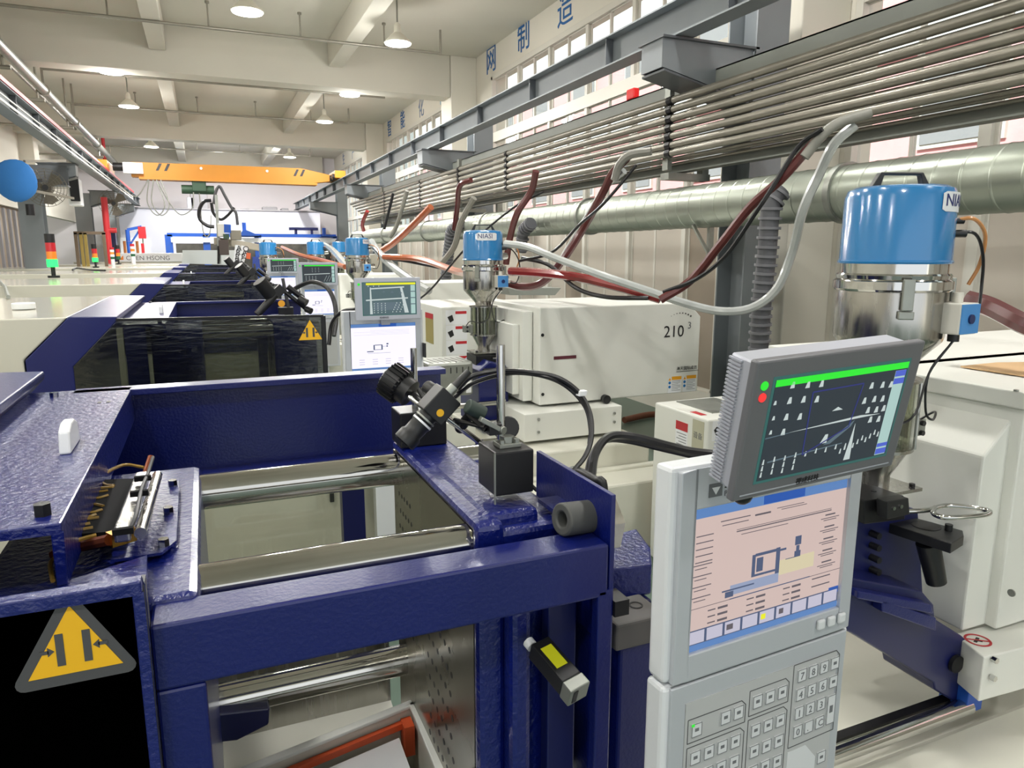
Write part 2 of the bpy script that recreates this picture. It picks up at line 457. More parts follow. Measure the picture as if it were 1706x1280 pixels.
# left side of the hall
struct('wall_left', G().box(-7.2, -7.0, -7, 29.2, FL, CZ), wallm)
g = G().box(-4.4, -3.9, 12.2, 13.0, FL, CZ).box(-4.4, -3.9, 20.6, 21.2, FL, CZ).box(-4.4, -3.9, 26.4, 27.0, FL, CZ)
struct('trim_30', G().box(-4.0, -3.55, 15.7, 16.3, FL, CZ), wallm, 0.01)
struct('trim_31', G().box(-4.0, -3.6, 21.2, 21.8, FL, CZ), wallm, 0.01)
struct('trim_32', G().box(-4.0, -3.6, 9.2, 9.8, FL, CZ), wallm, 0.01)
struct('trim_33', G().box(-4.05, -3.9, 9.8, 15.7, 2.5, CZ).box(-4.05, -3.9, 16.3, 21.2, 2.5, CZ).box(-4.05, -3.9, 21.8, 29, 2.5, CZ), wallm)
dr = struct('door_1', G().box(-4.0, -3.93, 10.2, 15.5, FL, 2.2), doorgrey)
mk('door_header', G().box(-4.02, -3.86, 10.0, 15.6, 2.2, 2.5), galv, dr)
mk('sign_plate', G().box(-3.93, -3.925, 14.9, 15.15, 1.15, 1.4), stickw, dr)
sh = struct('door_2', G().box(-4.02, -3.98, 16.4, 21.1, FL, 2.5), blind2)
for i in range(9): mk('shutter_rib', G().box(-3.98, -3.93, 16.6+i*.5, 16.68+i*.5, .3, 2.45), acgrey, sh)
# yard and the pink building opposite
struct('yard_ground', G().box(WX+.35, 40, -20, 50, FL-.3, FL-.2), groundm, kind=None)
bpy.data.objects['yard_ground']['kind'] = 'structure'
bt = thing('pink_building', 'pink tiled building seen through the clear window panes across the yard', 'building', (13, 12, FL-.2))
for k in range(3):
    z = FL-.2+k*3.3
    mk('facade', G().box(13, 14, -14, 46, z, z+2.5), pinkm, bt)
    mk('floor_band', G().box(12.9, 14, -14, 46, z+2.5, z+3.3), stickw, bt)
for i in range(16):
    for k in range(3):
        y = -13+i*3.6; z = FL-.2+k*3.3+.7
        wf = mk('window', G().box(12.93, 13.0, y, y+1.7, z, z+1.5), windowframe, bt)
        mk('pane', G().box(12.9, 12.93, y+.08, y+1.62, z+.08, z+1.42), acgrey, wf)

# ---- big wall characters over the windows
def wall_char(ch, y, z, sz, lab, m=inkblue):
    g = text_g(ch, sz, (WX-.004, y, z), (0, -1, 0), (0, 0, 1), 'CENTER', 0.006)
    mk('wall_character', g, m, label=lab, cat='lettering')
wall_char('网', 12.45, 4.70-.05, .50, 'blue wall character over the windows, leftmost of the three in the near bay')
wall_char('制', 11.05, 4.72-.05, .50, 'blue wall character over the windows, middle of the three in the near bay')
wall_char('造', 9.62, 4.72-.05, .50, 'blue wall character over the windows, right of the three in the near bay')
wall_char('智', 20.0, 4.63, .46, 'small blue wall character in the second bay, furthest from the camera')
wall_char('能', 18.6, 4.63, .46, 'small blue wall character in the second bay, second from its far end')
wall_char('化', 16.9, 4.63, .46, 'grey-blue wall character in the second bay, third from its far end', mat('faded_blue_print', '#7a8aa6', .7))
wall_char('物', 15.3, 4.63, .46, 'small blue wall character in the second bay, next to the near pier', mat('light_blue_print', '#4f93b8', .7))
for ch, y in (('生', 27.0), ('产', 25.2), ('线', 23.6)):
    wall_char(ch, y, 4.63, .42, {'生': 'tiny faded wall character in the far bay, nearest the back wall', '产': 'tiny faded wall character in the far bay, middle one', '线': 'tiny faded wall character in the far bay, nearest the far pier'}[ch], MATS['faded_blue_print'])

# ---- ceiling sprinkler pipes across the hall
LAB = ['nearest sprinkler pipe across the ceiling with upright sprinklers', 'second sprinkler pipe across the ceiling, behind the first beam', 'third sprinkler pipe across the ceiling, between two hanging lamps', 'furthest sprinkler pipe across the ceiling, above the yellow crane']
for i, (y, xl) in enumerate(((11.6, -6.5), (15.2, -2.33), (18.5, -2.36), (25.1, -2.33))):
    xr = (3.7, 3.63, 3.52, 3.46)[i]
    t = thing('sprinkler_pipe', LAB[i], 'pipe', (xr, y, 4.6), 'sprinkler pipes under the ceiling')
    mk('pipe', G().cyl((xl, y, 4.6), (xr, y, 4.6), .022, n=10), pipem, t)
    mk('riser', G().cyl((xr, y, 4.58), (xr, y, 4.95), .018, n=8), pipem, t)
    if i: mk('riser', G().cyl((xl, y, 4.62), (xl, y, 4.2), .018, n=8), pipem, t)
    x = xr-.9; j = 0
    while x > max(xl, -3.2)+.3:
        mk('sprinkler', G().cyl((x, y, 4.6), (x, y, 4.92), .012, n=6).cyl((x, y, 4.92), (x, y, 4.95), .03, n=8), pipem, t)
        x -= 1.25; j += 1
# long pipes along the left
t = thing('ceiling_main_pipe', 'thick grey main pipe running along the left of the ceiling', 'pipe', (-2.3, 14, 4.2))
mk('pipe', G().cyl((-2.33, 6, 4.25), (-2.33, 28, 4.25), .075, n=12), galv, t)
for y in (11.6, 15.2, 18.5, 22): mk('clamp', G().cyl((-2.33, y-.03, 4.25), (-2.33, y+.03, 4.25), .10, n=12).box(-2.35, -2.31, y-.02, y+.02, 4.3, CZ), pipem, t)
t = thing('ceiling_side_pipe', 'thin grey pipe hung beside the main pipe under the left ceiling', 'pipe', (-2.6, 14, 4.4))
mk('pipe', G().cyl((-2.62, 6, 4.42), (-2.62, 28, 4.42), .03, n=8), pipem, t)
for i, y in enumerate((12.6, 15.0, 18.0, 23.0)): mk('branch', G().cyl((-3.9, y, 4.05), (-2.3, y, 4.05), .03, n=8).cyl((-2.4, y, 4.05), (-2.4, y, CZ), .02, n=6), pipem, t)

# ---- hanging lamps
LP = [((2.70, 10.4), 'white cone pendant lamp nearest the camera, by the right end of the first pipe'),
      ((2.70, 14.0), 'pendant lamp just beyond the first ceiling beam on the right, glaring'),
      ((2.70, 17.0), 'white cone pendant lamp on the right, between the two ceiling beams'),
      ((2.65, 23.6), 'pendant lamp on the right furthest away, above the yellow crane'),
      ((0.70, 9.8), 'pendant lamp at the top edge of the view, cut by the frame'),
      ((-1.15, 13.8), 'pendant lamp on the left just beyond the first ceiling beam'),
      ((-1.15, 16.8), 'pendant lamp on the left hanging on a visible stem before the third pipe'),
      ((-1.10, 22.8), 'pendant lamp on the left furthest away, above the crane bridge')]
lampm = mat('lamp_reflector_white', '#d9d6c8', 0.4, vary=0.03)
proto = None
for (x, y), lab in LP:
    if proto is None:
        proto = thing('pendant_lamp', lab, 'lamp', (x, y, 4.35), 'pendant lamps')
        g = G().lathe([(.19, 0), (.185, .015), (.10, .10), (.05, .14), (.045, .24), (.02, .27)], (x, y, 4.35), 20)
        mk('reflector', g, lampm, proto)
        mk('lit_disc', G().cyl((x, y, 4.338), (x, y, 4.349), .178, n=20), e_lamp, proto)
        mk('stem', G().cyl((x, y, 4.6), (x, y, CZ), .012, n=8).cyl((x, y, CZ-.02), (x, y, CZ), .05, n=10), galv, proto)
    else: copy_tree(proto, (x, y, 4.35), lab)

# ---- steel columns, brackets, crane runway
def column(x, y, w, lab, dr=1):
    t = thing('steel_column', lab, 'column', (x, y, FL))
    g = G().box(x-w, x+w, y-.16, y-.145, FL, 3.48 if dr > 0 else 2.9).box(x-w, x+w, y+.145, y+.16, FL, 3.48 if dr > 0 else 2.9).box(x-.012, x+.012, y-.145, y+.145, FL, 3.48 if dr > 0 else 2.9)
    mk('shaft', g, greysteel, t)
    mk('base_plate', G().box(x-w-.06, x+w+.06, y-.25, y+.25, FL, FL+.03), greysteel, t)
    x1 = x-w if dr > 0 else x+w; x0 = 3.05 if dr > 0 else -1.9
    zt = 2.96
    mk('bracket', G().prism([(x1, y-.13, zt), (x0, y-.13, zt), (x0, y-.13, zt-.19), (x1, y-.13, zt-.36)], (0, .02, 0)).prism([(x1, y+.11, zt), (x0, y+.11, zt), (x0, y+.11, zt-.19), (x1, y+.11, zt-.36)], (0, .02, 0)).prism([(x0-.015*dr, y-.13, zt-.19), (x0, y-.13, zt-.19), (x0, y-.13, zt), (x0-.015*dr, y-.13, zt)], (0, .26, 0)), greysteel, t)
    mk('bracket_flange', G().box(min(x0, x1)-.03, max(x0, x1)+.03, y-.16, y+.16, zt, zt+.015).prism([(x0, y-.14, zt-.20), (x1, y-.14, zt-.37), (x1, y-.14, zt-.385), (x0, y-.14, zt-.215)], (0, .28, 0)), greydark, t)
    return t
for i, y in enumerate((4.6, 10.6, 16.6, 22.6)):
    column(3.98, y, .15, ['grey steel column right of the white cover marked 210, behind the duct', 'grey steel column with bracket behind the pipe rack in mid hall', 'grey steel column third along the window wall', 'grey steel column furthest along the window wall'][i])
for i, y in enumerate((14.6, 20.6, 25.9)):
    column(-2.6, y, .17, ['grey steel column on the left behind the blue covered fan', 'grey steel column on the left behind the second fan', 'grey steel column on the left furthest away'][i], -1)
def runway(x, y0, y1, lab, s, red=False):
    t = thing('crane_runway_beam', lab, 'beam', (x, (y0+y1)/2, 2.98))
    zb, zt = 2.98, 3.21
    mk('web', G().box(x-.008, x+.008, y0, y1, zb+.012, zt-.012), greysteel, t)
    mk('flange', G().box(x-.08, x+.08, y0, y1, zb, zb+.012), greysteel, t)
    mk('flange', G().box(x-.09, x+.09, y0, y1, zt-.012, zt), greysteel, t)
    y = y0+.4
    while y < y1:
        mk('stiffener', G().box(x-.075, x+.075, y, y+.012, zb+.012, zt-.012), greydark, t); y += 1.5 if s > 0 else 1.2
    mk('rail', G().box(x-.02, x+.02, y0, y1, zt, zt+.035), rust, t)
    return t
rw = runway(3.2, -1.0, 27.5, 'long grey crane runway beam in front of the windows, rusty rail on top', 1)
rl = runway(-1.85, 8.2, 27.0, 'grey crane runway beam on the left with a red conductor rail', -1)
mk('conductor_rail', G().box(-1.84, -1.75, 8.2, 24.5, 3.215, 3.26), redpaint, rl, label='red conductor rail')
mk('cable_rail', G().box(-1.76, -1.75, 8.2, 24.0, 2.995, 3.02).box(-1.76, -1.75, 8.2, 24.0, 3.06, 3.075), windowframe, rl, label='pale stripe rails')
t = thing('tie_beam', 'dark horizontal steel beam crossing from the left columns to the wall', 'beam', (-3.2, 14.6, 2.6))
mk('web', G().box(-3.9, -2.0, 14.40, 14.44, 2.60, 2.92), greydark, t); mk('flange', G().box(-3.9, -2.0, 14.3, 14.55, 2.58, 2.6), greysteel, t)
# crane bridge
t = thing('crane_bridge', 'yellow overhead crane girder spanning the hall with dark stripes', 'crane', (.7, 18.8, 3.2))
yb = 18.6
mk('girder', G().prism([(-1.35, yb, 3.16), (-1.35, yb, 3.48), (2.35, yb, 3.50), (3.06, yb, 3.36), (3.06, yb, 3.22), (2.6, yb, 3.16)], (0, .28, 0)), crane, t, 0.004)
mk('lower_flange', G().box(-1.2, 2.7, yb-.06, yb+.34, 3.11, 3.16), crane, t)
mk('end_carriage', G().box(3.05, 3.3, yb-.6, yb+.8, 3.25, 3.42), crane, t, 0.01)
mk('end_carriage', G().box(-2.0, -1.75, yb-.6, yb+.8, 3.25, 3.44), crane, t, 0.01)
mk('motor_box', G().box(-1.5, -1.1, yb-.1, yb+.1, 3.22, 3.46), stickw, t, 0.01, label='white motor box')
mk('motor', G().cyl((-1.70, yb, 3.36), (-1.45, yb, 3.36), .09, n=12), blackm, t)
mk('wheel', G().cyl((3.0, yb-.45, 3.28), (3.08, yb-.45, 3.28), .07, n=12).cyl((3.0, yb-.1, 3.28), (3.08, yb-.1, 3.28), .07, n=12), blackm, t)
for xs in (-.85, -.68, 2.15, 2.3):
    mk('stripe', G().prism([(xs, yb-.004, 3.31), (xs+.06, yb-.004, 3.31), (xs+.14, yb-.004, 3.47), (xs+.08, yb-.004, 3.47)], (0, .004, 0)), blackm, t)
for xs in (.1, 1.55): mk('badge', G().cyl((xs, yb-.02, 3.40), (xs, yb, 3.40), .03, n=10), stickw, t)
t = thing('electric_hoist', 'dark green electric hoist hanging under the yellow crane girder', 'hoist', (-.1, 18.75, 2.85))
mk('drum', G().cyl((-.35, 18.75, 2.93), (.35, 18.75, 2.93), .10, n=14), hoistm, t)
mk('gearbox', G().box(-.12, .18, 18.6, 18.9, 2.88, 3.12), hoistm, t, .02)
mk('trolley', G().box(-.1, .16, 18.62, 18.88, 3.1, 3.16), greydark, t)
mk('hanging_cable', G().tube([(.02, 18.7, 2.86), (.03, 18.7, 2.2), (.05, 18.7, 1.95), (.12, 18.7, 1.85), (.2, 18.7, 2.0), (.24, 18.7, 2.35)], .012, 6), galv, t)
t = thing('festoon_cable', 'grey festoon cable looping down from the crane beside the hoist', 'cable', (-.9, 18.5, 3.1))
mk('loop', G().tube([(-1.6, 18.5, 2.95), (-1.3, 18.5, 2.72), (-1.1, 18.5, 2.95), (-1.02, 18.5, 3.1)], .012, 6), galv, t)
for dx in (0, .09): mk('loop', G().tube([(-1.0+dx, 18.5, 3.1), (-1.07+dx, 18.5, 2.6), (-.9+dx, 18.5, 2.32), (-.72+dx, 18.5, 2.55), (-.85+dx, 18.5, 3.1)], .012, 6), galv, t)
mk('loop', G().tube([(-.85, 18.5, 3.1), (-.62, 18.5, 2.6), (-.4, 18.5, 2.34), (-.15, 18.5, 2.5), (-.1, 18.5, 2.85)], .012, 6), galv, t)
# ================================================================== PIPE RACK AND DUCT
RX = 3.3
prat = (.337, .317, .297, .277, .259, .239, .222)
plab = ['topmost grey pipe of the long pipe rack', 'second grey pipe from the top of the long rack', 'third grey pipe from the top of the long rack', 'fourth grey pipe from the top of the long rack', 'fifth grey pipe from the top of the long rack', 'sixth grey pipe from the top of the long rack', 'seventh grey pipe, lowest thick one of the long rack']
for i, r in enumerate(prat):
    z = CAMH + r*RX
    t = thing('rack_pipe', plab[i], 'pipe', (RX, 8, z), 'pipes of the long rack by the windows')
    mk('pipe', G().cyl((RX, -1.5, z), (RX, 1.72, z), .0265, n=12).cyl((RX, 1.86, z), (RX, 17.5-.3*i, z), .0265, n=12), pipem, t)
    mk('thin_pipe', G().cyl((RX+.05, -1.5, z-.03), (RX+.05, 17-.3*i, z-.038), .012, n=6), pipem, t)
    g = G()
    for k in range(6): g.cyl((RX, 1.66+k*.042, z), (RX, 1.685+k*.042, z), .038, n=10)
    g.cyl((RX, 1.66, z), (RX, 1.9, z), .030, n=10)
    if i < 7: mk('clamp_fitting', g, blackm, t)
    y = 4.72
    for yy in (4.72, 7.9, 9.6, 11.5, 14.0): mk('clip', G().cyl((RX-.001, yy-.03, z), (RX-.001, yy+.03, z), .033, n=8), blackm, t)
for i, (r, x) in enumerate(((.204, RX+.12), (.196, RX+.16))):
    z = CAMH + r*x
    t = mk('thin_air_pipe', G().cyl((x, -1.5, z), (x, 17, z), .012, n=8), pipem, label=('upper' if i == 0 else 'lower')+' thin pipe under the long rack beside its bottom channel', cat='pipe')
t = mk('upper_cable_channel', G().box(3.5, 3.52, -1.5, 17.5, 2.68, 2.80).box(3.5, 3.58, -1.5, 17.5, 2.79, 2.80).box(3.5, 3.58, -1.5, 17.5, 2.68, 2.69), channelm, label='grey steel channel running above the pipe rack', cat='channel')
t = mk('lower_cable_channel', G().box(3.52, 3.54, -1.5, 17.5, 2.12, 2.20).box(3.45, 3.54, -1.5, 17.5, 2.11, 2.12), channelm, label='grey steel channel running under the pipe rack', cat='channel')
for i, y in enumerate((4.78, 9.7, 14.4)):
    t = thing('rack_hanger', ['L shaped rack hanger nearest the camera, bolted behind the pipes', 'L shaped rack hanger above the second blue hopper loader', 'L shaped rack hanger furthest along the pipe rack'][i], 'bracket', (3.36, y, 2.15))
    mk('upright', G().box(3.33, 3.37, y, y+.07, 2.12, 2.76), galv, t)
    mk('foot', G().box(3.33, 3.72, y-.02, y+.09, 2.05, 2.10), galv, t)
    mk('drop_leg', G().box(3.9, 3.98, y, y+.07, 2.0, 2.6) if i else G().box(3.66, 3.72, y, y+.07, 2.05, 2.2), galv, t)
def duct(x, z, r):
    t = thing('ventilation_duct', 'large round spiral ventilation duct running along the windows', 'duct', (x, 9, z))
    segs = [(-1.2, 3.12), (3.12, 6.1), (6.1, 8.7), (8.7, 11.4), (11.4, 14.2), (14.2, 17.4)]
    for a, b in segs:
        prof = []; y = a
        while y < b-.001:
            prof += [(r, y), (r, min(y+.125, b)), (r+.0022, min(y+.130, b)), (r+.0022, min(y+.137, b)), (r, min(y+.142, b))]; y += .142
        prof.append((r, b))
        mk('duct_section', G().lathe(prof, (x, 0, z), 32, (0, 1, 0)), ductm, t).data.set_sharp_from_angle(angle=.24)
        mk('joint_flange', G().ring((x, b-.02, z), (x, b+.02, z), r+.016, r-.004, 32), galv, t)
    for y in (4.35, 8.2):
        mk('support_strap', G().box(x+.02, x+.06, y, y+.03, z-r-.22, z-r+.01).bar((x+.04, y+.015, z-r-.2), (x-.12, y+.015, z-r+.02), .02), galv, t)
duct(3.4, 1.83, .155)
# flexible branch ducts hanging from the big duct
def flex(pts, r, lab):
    P = []
    g = G(); g.tube(pts, r, 12, 5)
    t = mk('flexible_duct', g, mat('flex_duct_grey', '#55565a', .6), label=lab, cat='duct')
    rg = G(); pv = [Vector(p) for p in pts]
    for i in range(len(pv)-1):
        n = max(2, int((pv[i+1]-pv[i]).length/.05))
        for k in range(n):
            p = pv[i].lerp(pv[i+1], (k+.5)/n); d = (pv[i+1]-pv[i]).normalized()*.008
            rg.ring(p-d, p+d, r+.012, r-.003, 12)
    mk('rib', rg, mat('flex_duct_rib', '#6b6c70', .55), t)
flex([at(1302, 315, X=3.15), at(1285, 340, X=3.1), at(1278, 420, X=3.1), at(1268, 520, X=3.1), at(1262, 640, X=3.12)], .055, 'dark ribbed flexible duct hanging down behind the white cover marked 210')
flex([at(768, 372, X=3.2), at(752, 385, X=3.15), at(746, 430, X=3.15), at(742, 470, X=3.15)], .07, 'dark ribbed flexible duct hanging left of the second blue hopper loader')
flex([at(885, 372, X=3.15), at(872, 385, X=3.15), at(868, 420, X=3.15)], .06, 'dark ribbed flexible duct hanging right of the second blue hopper loader')

def pt(p):
    x, y, w = p
    if isinstance(w, tuple): return at(x, y, **{w[0]: w[1]})
    return at(x, y, D=w)
def hose(name, pts, r, m, lab, cat='hose', n=8, bands=None):
    P = [pt(p) for p in pts]
    o = mk(name, G().tube(P, r, n, 7), m, label=lab, cat=cat)
    return o
X = 'X'
# hoses between the rack and the machines
hose('suction_hose', [(842, 406, 4.85), (880, 412, 4.7), (930, 432, 4.5), (1000, 458, 4.3), (1080, 485, 4.2), (1150, 508, 4.1), (1205, 519, 4.0), (1255, 512, 3.95), (1295, 480, 3.9), (1320, 420, 3.8), (1338, 350, 3.6), (1365, 290, 3.5), (1390, 240, 3.4), (1425, 208, 3.35)], .024, clearhose, 'milky white suction hose sagging from the second blue loader up to the rack')
hose('air_hose', [(850, 452, 4.9), (900, 455, 4.75), (960, 462, 4.6), (1030, 478, 4.5), (1100, 498, 4.4)], .030, redhose, 'dark red hose running right from the second blue loader onto the cover marked 210')
hose('air_hose', [(1100, 500, 4.0), (1150, 468, 3.95), (1200, 408, 3.8), (1250, 345, 3.65), (1300, 300, 3.5), (1345, 250, 3.4), (1372, 225, 3.35)], .024, brownhose, 'brown red hose rising steeply across the big duct to the pipe rack', )
hose('grey_fitting_hose', [(1340, 262, 3.38), (1370, 225, 3.34), (1400, 204, 3.32), (1450, 188, 3.3)], .024, greyhose, 'grey fabric hose end joined to the rack at upper right', n=10)
hose('power_cable', [(1105, 487, 4.0), (1160, 465, 3.9), (1210, 425, 3.75), (1262, 350, 3.55), (1282, 320, 3.5), (1330, 245, 3.4), (1370, 215, 3.3)], .012, rubber, 'black cable running beside the brown red hose over the duct', 'cable')
hose('power_cable', [(865, 435, 4.9), (920, 420, 4.85), (965, 375, 4.8), (1000, 345, 4.6), (1040, 300, 4.5), (1060, 275, 4.45)], .010, rubber, 'black cable looping from the second loader up left of the nearest rack hanger', 'cable')
hose('power_cable', [(870, 430, 4.95), (915, 442, 4.8), (960, 480, 4.6), (1010, 495, 4.5), (1080, 497, 4.4)], .014, rubber, 'black cable sagging below the dark red hose behind the 210 cover', 'cable')
hose('air_hose', [(838, 470, 5.2), (870, 478, 5.15), (905, 470, 5.1), (940, 430, 5.0), (975, 375, 4.9), (1005, 320, 4.7), (1020, 290, 4.6), (1045, 262, 4.5)], .028, brownhose, 'brown hose dipping beside the second blue loader then climbing to the rack')
hose('grey_fitting_hose', [(1024, 300, 4.55), (1032, 275, 4.5), (1050, 258, 4.45), (1085, 252, 4.4)], .026, greyhose, 'grey fabric hose end bending out of the rack left of the nearest hanger')
hose('suction_hose', [(925, 450, 5.3), (955, 400, 5.1), (985, 350, 4.9), (1010, 310, 4.75), (1040, 285, 4.6)], .022, clearhose, 'pale grey hose climbing behind the brown hose right of the second loader')
hose('air_hose', [(843, 440, 6.3), (850, 395, 6.2), (862, 355, 6.1), (885, 318, 6.0), (893, 285, 5.9)], .030, brownhose, 'brown hose hanging straight down directly right of the second blue lid')
hose('power_cable', [(690, 505, 7), (720, 480, 6.8), (775, 415, 6.5), (850, 350, 6.2), (905, 320, 6.0)], .010, rubber, 'thin black cable running diagonally behind the second blue loader', 'cable')
hose('air_hose', [(640, 428, 8.5), (700, 432, 8.0), (760, 452, 6.9), (785, 454, 5.6)], .035, orangehose, 'rust red hose running right from the third loader to the second one')
hose('air_hose', [(632, 420, 8.9), (655, 405, 8.7), (685, 378, 8.4), (718, 345, 8.1)], .040, orangehose, 'thick copper coloured hose rising right of the third blue loader')
hose('suction_hose', [(735, 440, 7.8), (757, 410, 7.6), (768, 370, 7.4), (790, 330, 7.2)], .032, greyhose, 'pale grey hose curving down left of the second blue loader')
hose('air_hose', [(757, 382, 7.6), (762, 345, 7.4), (766, 310, 7.2), (785, 300, 7.1)], .028, brownhose, 'brown hose hanging from the rack left of the second blue lid')
hose('suction_hose', [(618, 402, 8.8), (630, 420, 8.7), (655, 445, 8.4), (690, 470, 8.1), (715, 485, 7.9)], .045, clearhose, 'milky suction hose leaving the third blue loader down to the right')
hose('power_cable', [(655, 432, 8.4), (690, 438, 8.2), (740, 448, 7.9), (780, 455, 7.4)], .016, rubber, 'black cable above the rust red hose between the third and second loader', 'cable')
hose('air_hose', [(650, 395, 10), (660, 378, 9.9), (672, 340, 9.7), (678, 318, 9.6)], .03, greyhose, 'grey hose dropping from the rack onto the duct above the third loader')
hose('power_cable', [(640, 382, 10), (648, 352, 9.9), (655, 322, 9.8)], .02, rubber, 'black cable dropping from the rack behind the third loader', 'cable')
hose('air_hose', [(606, 385, 11.6), (604, 372, 11.5), (612, 352, 11.3)], .03, redhose, 'short dark red hose dropping behind the third blue lid')
hose('air_hose', [(470, 412, 14.6), (500, 425, 12), (540, 435, 11), (575, 445, 9.6)], .035, orangehose, 'copper hose running right from the furthest hopper loader')
hose('suction_hose', [(540, 408, 12), (555, 418, 11.5), (575, 440, 10.2), (590, 455, 9.4)], .05, clearhose, 'milky hose leaving the fourth loader beside the third one')
hose('air_hose', [(1610, 500, 2.2), (1650, 512, 2.15), (1706, 540, 2.05), (1760, 560, 2.0)], .030, brownhose, 'thick brown hose leaving the nearest loader at the right edge')
t = mk('red_beacon', G().box(3.5, 3.56, at(1055, 165, X=3.53).y-.05, at(1055, 165, X=3.53).y+.07, 2.80, 2.89), mat('red_beacon_lens', '#e02020', .3, emit=.1), label='small red box standing on the steel channel before the windows', cat='beacon', bev=.01)

# ================================================================== HOPPER LOADER
def steel_prof(): pass
def build_hopper(lab, loc):
    """built on its own base point, blue lid on top"""
    x, y, z = loc; t = thing('hopper_loader', lab, 'hopper loader', loc, 'hopper loaders')
    o = Vector(loc)
    lid = mk('lid', G().lathe([(.146, .685), (.145, .69), (.143, .865), (.135, .885), (.118, .893), (.01, .897)], o, 40), lidblue, t)
    mk('lid_rim', G().lathe([(.147, .682), (.149, .685), (.149, .689), (.146, .692)], o, 40), lidblue, lid)
    h = G()
    hx = Vector((math.cos(-.35), math.sin(-.35), 0)); hy = Vector((-hx.y, hx.x, 0))
    def hp(a, zz): return o + hx*a + Vector((0, 0, zz))
    h.prism([hp(-.085, .893), hp(-.06, .935), hp(.062, .935), hp(.088, .893), hp(.066, .893), hp(.056, .928), hp(-.050, .928), hp(-.060, .893)], hy*.024)
    mk('carry_handle', h, black, t, .002)
    mk('collar', G().lathe([(.140, .640), (.140, .684)], o, 40), chrome, t)
    mk('clamp_ring', G().lathe([(.146, .655), (.150, .650), (.148, .640), (.156, .634), (.156, .612), (.150, .606)], o, 40), chrome, t)
    mk('vessel', G().lathe([(.144, .61), (.146, .60), (.146, .48), (.142, .465), (.060, .375), (.058, .355)], o, 40), steel, t)
    for a in (-2.2, -.55, .9):
        d = Vector((math.cos(a), math.sin(a), 0)); s_ = Vector((-d.y, d.x, 0))
        lt = mk('toggle_latch', G().obox(o+d*.162+Vector((0, 0, .60)), d, s_, (0, 0, 1), .012, .030, .085).obox(o+d*.158+Vector((0, 0, .545)), d, s_, (0, 0, 1), .014, .040, .022), galv, t, .003)
        mk('latch_hook', G().cyl(o+d*.160+s_*-.012+Vector((0, 0, .63)), o+d*.160+s_*.012+Vector((0, 0, .63)), .006, n=8), chrome, lt)
    # control box facing the aisle
    d = Vector((.10, -1, 0)).normalized(); s_ = Vector((-d.y, d.x, 0)); c = o + Vector((.075, -.15, .535))
    cb = mk('control_box', G().obox(c, s_, d, (0, 0, 1), .085, .075, .085), windowframe, t, .004, label='beige control box with blue front')
    mk('front_plate', G().obox(c+d*.039, s_, d, (0, 0, 1), .082, .004, .080), boxblue, cb)
    mk('button', G().cyl(c+d*.038, c+d*.046, .013, n=14), mat('button_navy', '#1a2a5c', .4), cb)
    mk('cable_gland', G().cyl(c+s_*.042, c+s_*.075, .014, n=10), windowframe, cb); mk('cable_gland', G().cyl(c+Vector((0, 0, .042)), c+Vector((0, 0, .07)), .014, n=10), windowframe, cb)
    mk('bottom_gland', G().cyl(c+Vector((0, 0, -.042)), c+Vector((0, 0, -.065)), .015, n=10), black, cb)
    # leads
    e1 = o + Vector((.115, -.085, .80)); e2 = o + Vector((.115, -.085, .765))
    mk('air_tube', G().tube([e1, e1+Vector((.04, -.03, .005)), e1+Vector((.11, -.02, -.04)), e1+Vector((.13, 0, -.12)), e1+Vector((.12, .02, -.18))], .0055, 8), mat('amber_air_tube', '#d09058', .3, coat=.3), t)
    mk('power_lead', G().tube([e2, e2+Vector((.05, -.03, 0)), e2+Vector((.11, -.02, -.06)), e2+Vector((.135, -.01, -.15)), e2+Vector((.10, -.03, -.24)), e2+Vector((.04, -.05, -.24)), c+s_*.05], .0045, 8), rubber, t)
    mk('lead_plug', G().cyl(e1-Vector((.01, -.006, 0)), e1+Vector((.022, -.014, 0)), .009, n=10).cyl(e2-Vector((.01, -.006, 0)), e2+Vector((.03, -.018, 0)), .011, n=10), black, t)
    # hose stubs
    mk('hose_stub', G().cyl(o+Vector((.13, .06, .70)), o+Vector((.22, .10, .71)), .026, n=14), chrome, t); mk('hose_stub', G().cyl(o+Vector((.13, .05, .545)), o+Vector((.22, .09, .55)), .028, n=14), chrome, t)
    # sight section
    mk('throat_flange', G().lathe([(.05, .352), (.105, .352), (.105, .345), (.05, .345)], o, 24), steel, t)
    mk('sight_tube', G().lathe([(.096, .345), (.096, .145), (.088, .145), (.088, .345)], o, 28), sight, t)
    mk('inner_feed_pipe', G().lathe([(.06, .35), (.06, .15)], o, 16), steel, t)
    for k in range(4):
        a = PI/4+k*PI/2; mk('tie_rod', G().cyl(o+Vector((.1*math.cos(a), .1*math.sin(a), .14)), o+Vector((.1*math.cos(a), .1*math.sin(a), .35)), .006, n=8), steel, t)
    mk('lower_flange', G().lathe([(.05, .147), (.10, .147), (.10, .138), (.05, .138)], o, 24), steel, t)
    mk('feed_cone', G().lathe([(.088, .138), (.045, .055), (.045, .02)], o, 24), steel, t)
